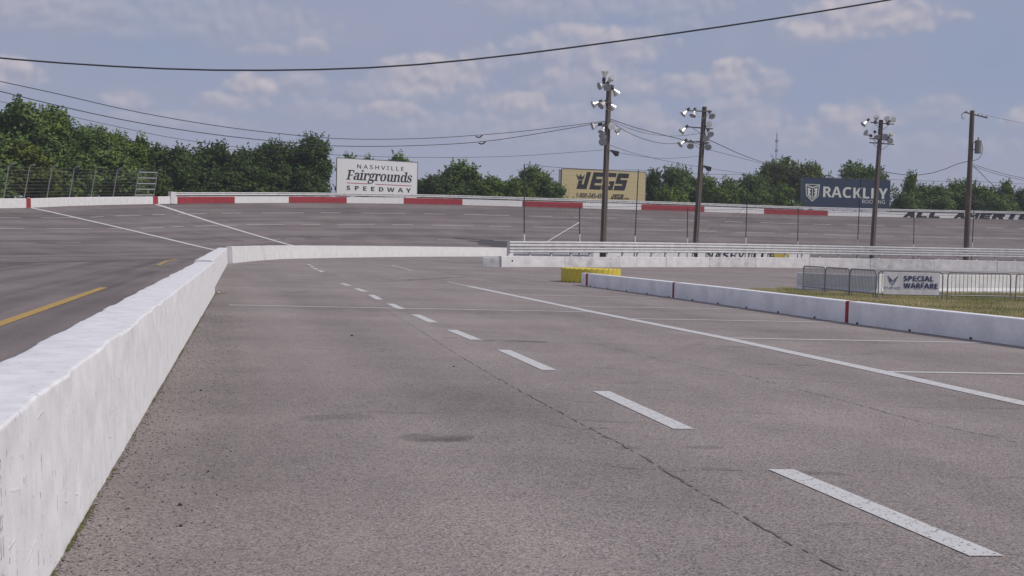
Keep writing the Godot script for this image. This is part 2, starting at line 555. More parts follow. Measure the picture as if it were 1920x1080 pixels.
# a cast wall with uneven faces; path runs along the foot of its right-hand face
func rough_wall(path: Array, height: float, thick: float, seed_: int, amp: float, origin: Vector3, fine: bool) -> ArrayMesh:
	var f := FastNoiseLite.new()
	f.seed = seed_
	f.frequency = 1.0
	var m := MB.new(origin)
	var nr := rights(path)
	var prof := []
	var nf := 11 if fine else 4
	for k in nf:
		prof.append(Vector2(-0.035 * k / (nf - 1), (height - 0.018) * k / (nf - 1)))
	for k in [15, 35, 55, 75]:
		var a := deg_to_rad(k)
		prof.append(Vector2(-0.05 + 0.015 * cos(a), height - 0.018 + 0.018 * sin(a)))
	for k in 5:
		prof.append(Vector2(-0.075 - (thick - 0.12) * k / 4.0, height))
	prof.append(Vector2(-thick + 0.02, height - 0.012))
	prof.append(Vector2(-thick, height - 0.04))
	prof.append(Vector2(-thick - 0.03, -0.02))
	prof[0].y = -0.02
	var rows := []
	var uvs := []
	var along := 0.0
	for i in path.size():
		if i > 0:
			along += path[i].distance_to(path[i - 1])
		var row := []
		var uv := []
		var ac := 0.0
		for j in prof.size():
			var q: Vector2 = prof[j]
			if j > 0:
				ac += q.distance_to(prof[j - 1])
			var top := smoothstep(height * 0.55, height, q.y)
			var back := clampf(-q.x / thick, 0.0, 1.0)
			var dx := amp * (0.5 * f.get_noise_2d(along * 0.9, q.y * 1.5) + 0.22 * f.get_noise_2d(along * 4.0 + 50.0, q.y * 5.0))
			var dy := amp * 0.9 * top * (f.get_noise_2d(along * 0.5 + 90.0, back * 0.4) + 0.12 * f.get_noise_2d(along * 3.0, back * 2.0 + 30.0))
			dx += amp * 1.9 * smoothstep(height * 0.8, height, q.y) * (f.get_noise_2d(along * 0.8 + 200.0, back * 3.0) + 0.22 * f.get_noise_2d(along * 3.0 + 7.0, back * 3.0 + 11.0))
			row.append(path[i] + nr[i] * (q.x + dx) + Vector3.UP * (q.y + (dy if q.y > 0.0 else 0.0)))
			uv.append(Vector2(along / 4.0, ac / 1.75))
		rows.append(row); uvs.append(uv)
	m.grid(rows, uvs)
	# grid() takes its normals from the order of rows: make them point outwards
	if m.n[0].dot(nr[0]) < 0.0:
		for k in m.n.size():
			m.n[k] = -m.n[k]
		for k in range(0, m.v.size(), 3):
			var tv := m.v[k + 1]; m.v[k + 1] = m.v[k + 2]; m.v[k + 2] = tv
			var tn := m.n[k + 1]; m.n[k + 1] = m.n[k + 2]; m.n[k + 2] = tn
			var tu := m.u[k + 1]; m.u[k + 1] = m.u[k + 2]; m.u[k + 2] = tu
	var flat := PackedVector2Array(prof)
	var idx := Geometry2D.triangulate_polygon(flat)
	for e in [0, path.size() - 1]:
		var t: Vector3 = (path[e] - path[1 if e == 0 else e - 1]).normalized()
		for k in range(0, idx.size(), 3):
			var p := [rows[e][idx[k]], rows[e][idx[k + 1]], rows[e][idx[k + 2]]]
			var flip: bool = (p[1] - p[0]).cross(p[2] - p[0]).dot(t) < 0.0
			for q in ([0, 1, 2] if flip else [0, 2, 1]):
				m.put(p[q], t, uvs[e][idx[k + q]])
	return m.mesh()

func make_materials():
	rng.seed = 3
	# asphalt of the pit lane: wear, scuffs and spills over the whole lane, 28 m by 84 m
	var w := 1024
	var h := 1536
	var blot := noise(w, h, 0.006, 4, 21, FastNoiseLite.TYPE_SIMPLEX_SMOOTH, false)
	var mid := noise(w, h, 0.05, 3, 22, FastNoiseLite.TYPE_SIMPLEX_SMOOTH, false)
	var lane := stretched(w, h, 512, 48, 0.03, 3, 23)
	var bands := stretched(w, h, 24, 768, 0.03, 3, 24)
	var f := PackedFloat32Array()
	f.resize(w * h)
	for y in h:
		var z := -84.0 * y / h
		var foot := -2.04 + 0.206 * (z + 5.69) if z > -72.0 else -16.0
		for x in w:
			var i := y * w + x
			var k := 1.0 + (blot[i] - 127) * 0.0007 + (mid[i] - 127) * 0.0006
			var sx := clampi(x + int(float(y) * 0.52) - 300, 0, w - 1)
			k += (lane[y * w + sx] - 127) * 0.0009 + (bands[i] - 127) * 0.0009
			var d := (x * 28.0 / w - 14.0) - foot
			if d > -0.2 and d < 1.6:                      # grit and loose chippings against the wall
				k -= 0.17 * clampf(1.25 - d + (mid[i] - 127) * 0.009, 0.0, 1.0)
			if x * 28.0 / w - 14.0 < 0.62 + 0.219 * (z + 10.8):     # two paving passes, met along the crack
				k *= 0.972
			f[i] = k
	var spot := func(px: float, pz: float, rx: float, rz: float, depth: float, turn: float):
		var ca := cos(turn)
		var sa := sin(turn)
		var rr := maxf(rx, rz) * 1.6
		for y in range(maxi(0, int((-pz - rr) * h / 84.0)), mini(h, int((-pz + rr) * h / 84.0) + 1)):
			for x in range(maxi(0, int((px - rr + 14.0) * w / 28.0)), mini(w, int((px + rr + 14.0) * w / 28.0) + 1)):
				var dx := x * 28.0 / w - 14.0 - px
				var dz := -84.0 * y / h - pz
				var a := (dx * ca + dz * sa) / rx
				var b := (dz * ca - dx * sa) / rz
				var q := 1.0 - a * a - b * b + (mid[y * w + x] - 127) * 0.017
				if q > 0.0:
					f[y * w + x] *= 1.0 - depth * smoothstep(0.0, 0.9, q)
	spot.call(-0.52, -9.95, 0.40, 0.20, 0.32, 0.0)
	spot.call(-0.40, -9.85, 0.22, 0.12, 0.25, 0.0)
	spot.call(0.06, -19.85, 0.42, 0.16, 0.4, 0.05)
	spot.call(-0.95, -20.2, 0.4, 0.12, 0.2, 0.05)
	spot.call(-1.52, -10.9, 0.22, 0.3, 0.22, 0.6)
	spot.call(-7.27, -51.2, 0.35, 0.5, 0.5, 0.0)
	spot.call(-7.7, -53.5, 0.35, 0.6, 0.5, 0.0)
	spot.call(-3.0, -51.0, 0.28, 5.5, 0.4, 0.3)
	spot.call(-5.97, -35.3, 0.35, 0.8, 0.22, 0.0)
	for k in 210:                                        # tyre scuffs, most of them in the stalls
		var z := -rng.randf_range(6.0, 50.0)
		var line := 5.33 + 0.218 * (z + 13.2)
		var x := line + rng.randf_range(0.2, 4.2) if k % 3 else line - rng.randf_range(0.3, 7.0)
		spot.call(x, z, rng.randf_range(0.15, 0.6), rng.randf_range(0.03, 0.08), rng.randf_range(0.1, 0.34), rng.randf_range(-0.25, 0.25))
	for k in 9:                                          # long curved tyre marks
		var x0 := rng.randf_range(-3.0, 4.0)
		var z0 := -rng.randf_range(10.0, 40.0)
		var r := rng.randf_range(5.0, 30.0)
		var a0 := rng.randf_range(0.0, TAU)
		for q in 40:
			var a := a0 + q * 0.13 / r * 1.2
			spot.call(x0 + r * (cos(a) - cos(a0)), z0 + r * (sin(a) - sin(a0)), 0.09, 0.09, 0.09, 0.0)
	var out := PackedByteArray()
	out.resize(w * h * 3)
	for i in w * h:
		var b := srgb(f[i] * 0.86)
		out[i * 3] = b; out[i * 3 + 1] = b; out[i * 3 + 2] = b
	var agg := aggregate(31, Vector3(0.314, 0.273, 0.259), 0.66)
	asphalt("pit_asphalt", agg, tex(w, h, out), Color.WHITE)
	# racing surface: smoother, darker, streaked along the way of travel
	w = 1024; h = 512
	var st := stretched(w, h, 24, 512, 0.02, 4, 41)
	var st2 := stretched(w, h, 64, 512, 0.08, 2, 43)
	var bl := noise(w, h, 0.008, 4, 42)
	out = PackedByteArray()
	out.resize(w * h * 3)
	for i in w * h:
		var b := srgb(0.80 + (st[i] - 127) * 0.0021 + (st2[i] - 127) * 0.0008 + (bl[i] - 127) * 0.0010)
		out[i * 3] = b; out[i * 3 + 1] = b; out[i * 3 + 2] = b
	var agg2 := aggregate(37, Vector3(0.222, 0.190, 0.186), 0.45)
	asphalt("track_asphalt", agg2, tex(w, h, out), Color.WHITE)

	# thick white wall paint: brush and trowel relief, chips and hairlines
	w = 2048; h = 1024
	var fine := noise(w, h, 0.09, 3, 51)
	var big := noise(w, h, 0.006, 4, 52)
	var drip := stretched(w, h, 1024, 32, 0.06, 3, 53)
	var bump := PackedByteArray()
	bump.resize(w * h)
	out = PackedByteArray()
	out.resize(w * h * 3)
	var relief := PackedFloat32Array()
	relief.resize(w * h)
	var stain := PackedFloat32Array()
	stain.resize(w * h)
	for k in 20:                                         # trowel ridges running up at a slant
		var x := rng.randf() * w
		var y := rng.randf() * 470.0
		var len := rng.randf_range(20.0, 130.0)
		var a := rng.randf_range(0.5, 1.2) if rng.randf() < 0.75 else rng.randf_range(-0.3, 0.3)
		var amp := rng.randf_range(50.0, 130.0)
		for q in int(len):
			a += rng.randf_range(-0.06, 0.06)
			x += cos(a); y += sin(a) * 0.9
			for ox in range(-6, 7):
				for oy in range(-4, 5):
					var iy := int(y) + oy
					if iy < 0 or iy >= h: continue
					var i := iy * w + posmod(int(x) + ox, w)
					relief[i] = maxf(relief[i], amp * (1.0 - absf(ox) / 7.0) * (1.0 - absf(oy) / 5.0))
	for k in 420:                                        # chips and pinholes, drawn out downwards
		var x := int(rng.randf() * w)
		var y := int(rng.randf() * 900.0)
		var len := int(rng.randf_range(3.0, 18.0)) if rng.randf() < 0.8 else int(rng.randf_range(18.0, 46.0))
		var wide := rng.randi_range(2, 4) if rng.randf() < 0.8 else rng.randi_range(5, 8)
		var dark := rng.randf_range(0.25, 0.75)
		for q in len:
			for ox in wide:
				var i := clampi(y + q, 0, h - 1) * w + posmod(x + ox + int(q * 0.15), w)
				stain[i] = dark
				relief[i] -= 60.0
	for i in w * h:
		var g := 0.735 + (big[i] - 127) * 0.0006 + (drip[i] - 127) * 0.00018 + (fine[i] - 127) * 0.0003
		g = lerpf(g, 0.12, stain[i])
		out[i * 3] = srgb(g * 0.995); out[i * 3 + 1] = srgb(g * 0.985); out[i * 3 + 2] = srgb(g)
		bump[i] = clampi(int(110.0 + (fine[i] - 127) * 0.13 + (drip[i] - 127) * 0.05 + (big[i] - 127) * 0.12 + relief[i]), 0, 255)
	var m := mat("wall_paint", Color.WHITE, 0.62)
	m.albedo_texture = tex(w, h, out)
	m.heightmap_enabled = true
	m.heightmap_texture = tex(w, h, bump, Image.FORMAT_L8)
	m.heightmap_scale = 0.6
	# weathered white paint seen from farther off, laid on by position
	w = 512
	var na := noise(w, w, 0.012, 5, 61)
	var nb := noise(w, w, 0.08, 3, 62)
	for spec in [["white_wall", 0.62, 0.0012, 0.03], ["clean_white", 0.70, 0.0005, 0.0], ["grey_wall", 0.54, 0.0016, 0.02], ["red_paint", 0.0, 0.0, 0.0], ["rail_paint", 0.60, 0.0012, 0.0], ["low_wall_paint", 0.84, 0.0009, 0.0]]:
		out = PackedByteArray()
		out.resize(w * w * 3)
		for i in w * w:
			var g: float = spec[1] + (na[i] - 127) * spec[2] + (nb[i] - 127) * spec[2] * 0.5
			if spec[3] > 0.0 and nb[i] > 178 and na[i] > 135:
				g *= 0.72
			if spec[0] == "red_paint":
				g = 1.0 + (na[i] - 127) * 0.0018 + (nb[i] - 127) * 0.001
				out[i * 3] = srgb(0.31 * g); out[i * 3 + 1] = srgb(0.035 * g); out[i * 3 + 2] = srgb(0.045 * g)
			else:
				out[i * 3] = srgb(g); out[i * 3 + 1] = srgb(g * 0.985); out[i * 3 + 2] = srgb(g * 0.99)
		m = mat(spec[0], Color.WHITE, 0.7)
		m.albedo_texture = tex(w, w, out)
		m.uv1_triplanar = true
		m.uv1_world_triplanar = true
		m.uv1_scale = Vector3.ONE * 0.23
	# road paint with worn places where the stones show
	w = 512
	for spec in [["road_white", Vector3(0.62, 0.61, 0.61), 80], ["road_white_thin", Vector3(0.52, 0.51, 0.51), 108], ["road_yellow", Vector3(0.50, 0.33, 0.10), 92], ["track_white", Vector3(0.52, 0.50, 0.50), 98]]:
		na = noise(w, w, 0.02, 4, 71)
		nb = noise(w, w, 0.18, 2, 72, FastNoiseLite.TYPE_VALUE)
		out = PackedByteArray()
		out.resize(w * w * 4)
		for i in w * w:
			var g: float = 0.92 + (nb[i] - 127) * 0.0012
			for q in 3:
				out[i * 4 + q] = srgb(spec[1][q] * g)
			out[i * 4 + 3] = 255 if na[i] * 0.45 + nb[i] * 0.55 > spec[2] else 0
		m = mat(spec[0], Color.WHITE, 0.75)
		m.albedo_texture = tex(w, w, out, Image.FORMAT_RGBA8)
		m.transparency = BaseMaterial3D.TRANSPARENCY_ALPHA_SCISSOR
		m.alpha_scissor_threshold = 0.5
		m.uv1_scale = Vector3(1.3, 1.3, 1)
	# grass, as ground and as blades
	w = 512
	na = noise(w, w, 0.015, 4, 81)
	nb = noise(w, w, 0.2, 2, 82)
	out = PackedByteArray()
	out.resize(w * w * 3)
	for i in w * w:
		var c := Vector3(0.16, 0.16, 0.07).lerp(Vector3(0.26, 0.22, 0.12), clampf((na[i] - 95) / 70.0, 0.0, 1.0)) * (0.8 + nb[i] / 640.0)
		out[i * 3] = srgb(c.x); out[i * 3 + 1] = srgb(c.y); out[i * 3 + 2] = srgb(c.z)
	m = mat("grass_ground", Color.WHITE, 0.95)
	m.albedo_texture = tex(w, w, out)
	m.uv1_triplanar = true
	m.uv1_world_triplanar = true
	m.uv1_scale = Vector3.ONE * 0.12
	m = mat("blade", Color.WHITE, 0.8)
	m.vertex_color_use_as_albedo = true
	m.backlight_enabled = true
	m.backlight = Color(0.25, 0.25, 0.25)
	# wood of the poles
	w = 256
	na = stretched(w, w, 128, 16, 0.08, 3, 91)
	out = PackedByteArray()
	out.resize(w * w * 3)
	for i in w * w:
		var g: float = 1.0 + (na[i] - 127) * 0.004
		out[i * 3] = srgb(0.125 * g); out[i * 3 + 1] = srgb(0.100 * g); out[i * 3 + 2] = srgb(0.082 * g)
	m = mat("pole_wood", Color.WHITE, 0.9)
	m.albedo_texture = tex(w, w, out)
	m.uv1_triplanar = true
	m.uv1_scale = Vector3(1.2, 0.25, 1.2)
	mat("steel", lin(0.32, 0.32, 0.33), 0.45, 0.6)
	mat("dark_steel", lin(0.06, 0.06, 0.065), 0.55, 0.3)
	mat("galvanised", lin(0.42, 0.42, 0.43), 0.5, 0.5)
	mat("barricade_steel", lin(0.22, 0.22, 0.245), 0.5, 0.4)
	mat("fence_steel", lin(0.30, 0.30, 0.31), 0.5, 0.4)
	mat("aluminium", lin(0.82, 0.82, 0.82), 0.35, 0.6)
	mat("lamp_glass", lin(0.35, 0.36, 0.37), 0.15)
	mat("ballast", lin(0.05, 0.05, 0.052), 0.6)
	mat("cable", lin(0.06, 0.06, 0.065), 0.6)
	mat("transformer", lin(0.20, 0.20, 0.20), 0.5, 0.2)
	mat("porcelain", lin(0.18, 0.10, 0.07), 0.3)
	m = mat("tyre_yellow", lin(0.62, 0.50, 0.075), 0.6)
	mat("crack_dark", lin(0.13, 0.118, 0.108), 0.95)
	mat("seam_dirt", lin(0.22, 0.21, 0.19), 0.95)
	mat("dark_mark", lin(0.075, 0.068, 0.072), 0.9)
	mat("scrape", lin(0.24, 0.22, 0.23), 0.9)
	mat("bracket", lin(0.03, 0.03, 0.035), 0.7)  # near-black, for the low wall's foot blocks and the lifting hole
	mat("ink", lin(0.03, 0.03, 0.04), 0.6)
	mat("ink_blue", lin(0.03, 0.035, 0.13), 0.6)
	mat("sign_white", lin(0.74, 0.74, 0.77), 0.6)
	mat("banner_white", lin(0.62, 0.61, 0.64), 0.6)
	mat("sign_tan", lin(0.60, 0.50, 0.29), 0.6)
	mat("sign_navy", lin(0.032, 0.05, 0.095), 0.6)
	mat("sign_letter", lin(0.68, 0.68, 0.66), 0.6)
	mat("sign_rose", lin(0.45, 0.10, 0.16), 0.6)
	mat("board_back", lin(0.16, 0.15, 0.15), 0.8)
	mat("wall_black", lin(0.02, 0.02, 0.025), 0.7)
	mat("wall_yellow", lin(0.46, 0.36, 0.06), 0.7)
	mat("stone", lin(0.06, 0.055, 0.055), 0.9)
	mat("bark", lin(0.09, 0.075, 0.06), 0.95)

# ---------------------------------------------------------------- ground
func flat_sheet(outline: Array, y: float, uvk: float, second: Callable) -> MB:
	var m := MB.new()
	m.two = true
	var poly := PackedVector2Array(outline)
	var idx := Geometry2D.triangulate_polygon(poly)
	for k in range(0, idx.size(), 3):
		var p := []
		for q in 3:
			p.append(Vector3(poly[idx[k + q]].x, y, poly[idx[k + q]].y))
		var flip: bool = (p[1] - p[0]).cross(p[2] - p[0]).y < 0.0
		for q in ([0, 1, 2] if flip else [0, 2, 1]):
			m.put(p[q], Vector3.UP, Vector2(p[q].x, p[q].z) * uvk, second.call(p[q]))
	return m

func build_ground():
	var g := MB.new()
	g.two = true
	g.quad(Vector3(-1500, -0.08, 400), Vector3(1500, -0.08, 400), Vector3(1500, -0.08, -2500), Vector3(-1500, -0.08, -2500))
	struct("ground", g.mesh(), M.grass_ground)
	# the racing surface: level apron and the banking
	var second := func(p: Vector3): return Vector2(-p.z * 0.98 - p.x * 0.2, p.x * 0.98 - p.z * 0.2) * Vector2(1.0 / 60.0, 1.0 / 24.0)
	var track := flat_sheet([Vector2(-58, 30), Vector2(110, 30), Vector2(130, -190), Vector2(-46, -150)], -0.008, 0.5, second)
	var rows := []
	var uvs := []
	var uvb := []
	var s := -74.0
	while s < 254.0:
		var row := []
		var a := []
		var b := []
		for k in 25:
			var d := BANK * k / 24.0
			row.append(bank(s, d))
			a.append(Vector2(s, d) * 0.5)
			b.append(Vector2(s / 60.0, d / 24.0))
		rows.append(row); uvs.append(a); uvb.append(b)
		s += 2.0
	track.grid(rows, uvs, uvb, Vector3.UP)
	var rt := struct("race_track", track.mesh(), M.track_asphalt)
	# the ground behind the outer wall
	var e := MB.new()
	rows = []; uvs = []
	s = -74.0
	while s < 254.0:
		var row := []
		var a := []
		for k in 12:
			var d: float = -[0.1, 4.0, 10.0, 18.0, 28.0, 40.0, 55.0, 70.0, 90.0, 110.0, 130.0, 150.0][k]
			var p: Vector3 = turn_at(s) + turn_in(s) * d
			p.y = (turn_at(s).y - 0.25) * (1.0 if k < 8 else 1.0 - (k - 7) / 4.0) - (0.0 if k < 11 else 0.2)
			row.append(p); a.append(Vector2(p.x, p.z))
		rows.append(row); uvs.append(a)
		s += 4.0
	e.grid(rows, uvs, [], Vector3.UP)
	struct("embankment", e.mesh(), M.grass_ground)
	# pit lane
	var second2 := func(p: Vector3): return Vector2((p.x + 14.0) / 28.0, -p.z / 84.0)
	var pit := flat_sheet([Vector2(-0.75, 2.0), Vector2(-8.05, -33.5), Vector2(-15.7, -69), Vector2(-15.8, -80.8), Vector2(-15.3, -87.8), Vector2(-9.7, -110), Vector2(-1.2, -129.8), Vector2(46, -113), Vector2(60, -112), Vector2(60, 12), Vector2(-0.75, 12)], 0.0, 0.56, second2)
	var pr := struct("pit_road", pit.mesh(), M.pit_asphalt)
	# infield grass
	var lawn := flat_sheet([Vector2(9.2, -49.2), Vector2(11, -48.6), Vector2(14, -49.2), Vector2(24, -54), Vector2(58, -58), Vector2(58, 0), Vector2(13.2, -4), Vector2(9.6, -19), Vector2(7.9, -27), Vector2(7.2, -33), Vector2(7.6, -42)], 0.008, 1.0, second2)
	struct("infield_grass", lawn.mesh(), M.grass_ground)

	# ---- paint on the pit lane
	var across := Vector3(0.995, 0, -0.10)
	var dashes := [[2.46, -6.49, 1.91, -8.90], [1.48, -10.76, 0.96, -13.38], [0.48, -15.46, -0.10, -18.19], [-0.54, -19.93, -1.02, -21.98], [-1.45, -23.84, -1.97, -26.23], [-2.41, -28.09, -2.88, -30.34], [-3.33, -32.24, -3.83, -34.84],
		[-4.22, -36.82, -4.74, -38.98], [-5.21, -40.99, -5.72, -43.0], [-8.35, -56.4, -8.9, -58.9], [-9.25, -60.6, -9.75, -62.8], [-10.15, -65.0, -10.55, -67.2], [-11.0, -69.4, -11.4, -71.6], [3.62, -2.3, 2.98, -4.7]]
	for k in dashes.size():
		var d: Array = dashes[k]
		part(pr, "lane_dash", strip([Vector2(d[0], d[1]), Vector2(d[2], d[3])], 0.185, 0.005, across, k * 3.7).mesh(), M.road_white)
	part(pr, "edge_line", strip([Vector2(6.6, -7.6), Vector2(5.33, -13.21), Vector2(4.72, -16.4), Vector2(3.62, -21.66), Vector2(1.74, -29.3), Vector2(-1.44, -43.13)], 0.235, 0.005).mesh(), M.road_white)
	part(pr, "edge_line", strip([Vector2(-1.44, -43.13), Vector2(-2.4, -47.5)], 0.16, 0.005).mesh(), M.road_white_thin)
	part(pr, "edge_line", strip([Vector2(-4.9, -62.5), Vector2(-7.04, -74.73)], 0.16, 0.005).mesh(), M.road_white_thin)
	part(pr, "timing_line", strip([Vector2(-6.21, -28.11), Vector2(1.70, -28.85)], 0.16, 0.005).mesh(), M.road_white)
	for l in [[2.35, -26.62, 7.0, -27.12], [3.72, -21.66, 8.15, -22.05], [4.85, -16.32, 9.4, -16.75], [0.55, -37.31, 4.3, -37.55], [1.35, -31.16, 5.95, -32.05], [-0.9, -42.3, 2.9, -42.6], [5.9, -11.1, 10.5, -11.5]]:
		part(pr, "stall_line", strip([Vector2(l[0], l[1]), Vector2(l[2], l[3])], 0.15, 0.005).mesh(), M.road_white)
	# cracks: thin jagged gaps that wander along the joint of two lanes
	rng.seed = 8
	for c in [[[Vector2(-0.13, -14.39), Vector2(0.29, -12.44), Vector2(0.66, -10.78), Vector2(0.92, -9.65), Vector2(1.09, -8.71), Vector2(1.23, -7.96), Vector2(1.37, -7.23), Vector2(1.52, -6.55), Vector2(1.75, -5.7)], 0.015],
			[[Vector2(1.20, -20.2), Vector2(1.99, -17.46), Vector2(2.85, -15.37), Vector2(3.47, -12.85), Vector2(3.73, -11.63), Vector2(4.22, -10.41)], 0.011],
			[[Vector2(-3.2, -30.0), Vector2(-1.6, -22.0), Vector2(-0.7, -17.2), Vector2(-0.13, -14.39)], 0.010],
			[[Vector2(0.30, -10.9), Vector2(0.62, -10.6), Vector2(0.9, -10.75)], 0.011], [[Vector2(0.55, -8.9), Vector2(1.1, -8.74), Vector2(1.7, -8.85)], 0.009]]:
		var pts := []
		for k in c[0].size() - 1:
			var n := maxi(2, int(c[0][k].distance_to(c[0][k + 1]) / 0.07))
			for q in n:
				pts.append(c[0][k].lerp(c[0][k + 1], float(q) / n) + Vector2(rng.randf_range(-0.014, 0.014), rng.randf_range(-0.014, 0.014)))
		var m := MB.new()
		for k in pts.size() - 1:
			var wd: float = c[1] * rng.randf_range(0.25, 1.2)
			var side: Vector2 = (pts[k + 1] - pts[k]).orthogonal().normalized() * wd * 0.5
			if rng.randf() < 0.2:
				continue
			m.quad_n([Vector3(pts[k].x - side.x, 0.004, pts[k].y - side.y), Vector3(pts[k].x + side.x, 0.004, pts[k].y + side.y), Vector3(pts[k + 1].x + side.x, 0.004, pts[k + 1].y + side.y), Vector3(pts[k + 1].x - side.x, 0.004, pts[k + 1].y - side.y)], [Vector3.UP, Vector3.UP, Vector3.UP, Vector3.UP])
		part(pr, "crack", m.mesh(), M.crack_dark)

	# ---- paint on the racing surface
	var starts := [[4.4, -16.4], [9.2, -9.0], [15.0, -12.0]]
	for r in 3:
		var s0: float = starts[r][1]
		while s0 < 236.0:
			for dash in [[0.0, 6.4], [9.0, 3.1]]:
				if r == 2 and (s0 < 60.0 and s0 + dash[0] > 28.0 or int(s0) % 4 == 1):
					continue
				if r < 2 and s0 + dash[0] < 12.0:
					continue
				var sd := []
				for k in 4:
					sd.append(Vector2(s0 + dash[0] + dash[1] * k / 3.0, starts[r][0]))
				part(rt, "lane_dash", bank_strip(sd, 0.16 if r < 2 else 0.11).mesh(), M.track_white)
			s0 += 15.0
	for l in [[50.6, 0.15, 43.6, 18.4], [76.8, 0.15, 70.4, 18.2]]:
		var sd := []
		for k in 13:
			sd.append(Vector2(lerpf(l[0], l[2], pow(k / 12.0, 1.25)), lerpf(l[1], l[3], k / 12.0)))
		part(rt, "cross_line", bank_strip(sd, 0.7).mesh(), M.road_white)
	part(rt, "yellow_line", strip([Vector2(-4.2, 0.0), Vector2(-8.36, -20.9), Vector2(-11.3, -35.4)], 0.22, 0.002).mesh(), M.road_yellow)
	part(rt, "yellow_line", strip([Vector2(-17.0, -61.4), Vector2(-19.2, -71.0), Vector2(-20.9, -81.0), Vector2(-21.5, -88.0), Vector2(-20.8, -98.0)], 0.2, 0.002).mesh(), M.road_yellow)
	part(rt, "short_dash", strip([Vector2(-23.2, -66.0), Vector2(-24.2, -71.0)], 0.2, 0.002).mesh(), M.track_white)
	# dark streaks low on the banking, then thin skid scrapes by the outer wall
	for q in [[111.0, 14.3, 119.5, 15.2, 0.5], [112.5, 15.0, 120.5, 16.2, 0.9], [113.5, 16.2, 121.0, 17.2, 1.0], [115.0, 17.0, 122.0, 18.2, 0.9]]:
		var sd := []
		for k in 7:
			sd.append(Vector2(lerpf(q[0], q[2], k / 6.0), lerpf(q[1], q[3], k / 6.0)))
		part(rt, "track_mark", bank_strip(sd, q[4], 0.018).mesh(), M.dark_mark)
	rng.seed = 77
	for k in 46:
		var s1 := rng.randf_range(40.0, 200.0)
		var d1 := rng.randf_range(0.6, 2.2)
		part(rt, "track_mark", bank_strip([Vector2(s1, d1), Vector2(s1 + 2.0, d1 + 0.4), Vector2(s1 + 4.5, d1 + rng.randf_range(0.6, 1.6))], rng.randf_range(0.05, 0.12), 0.018).mesh(), M.scrape)

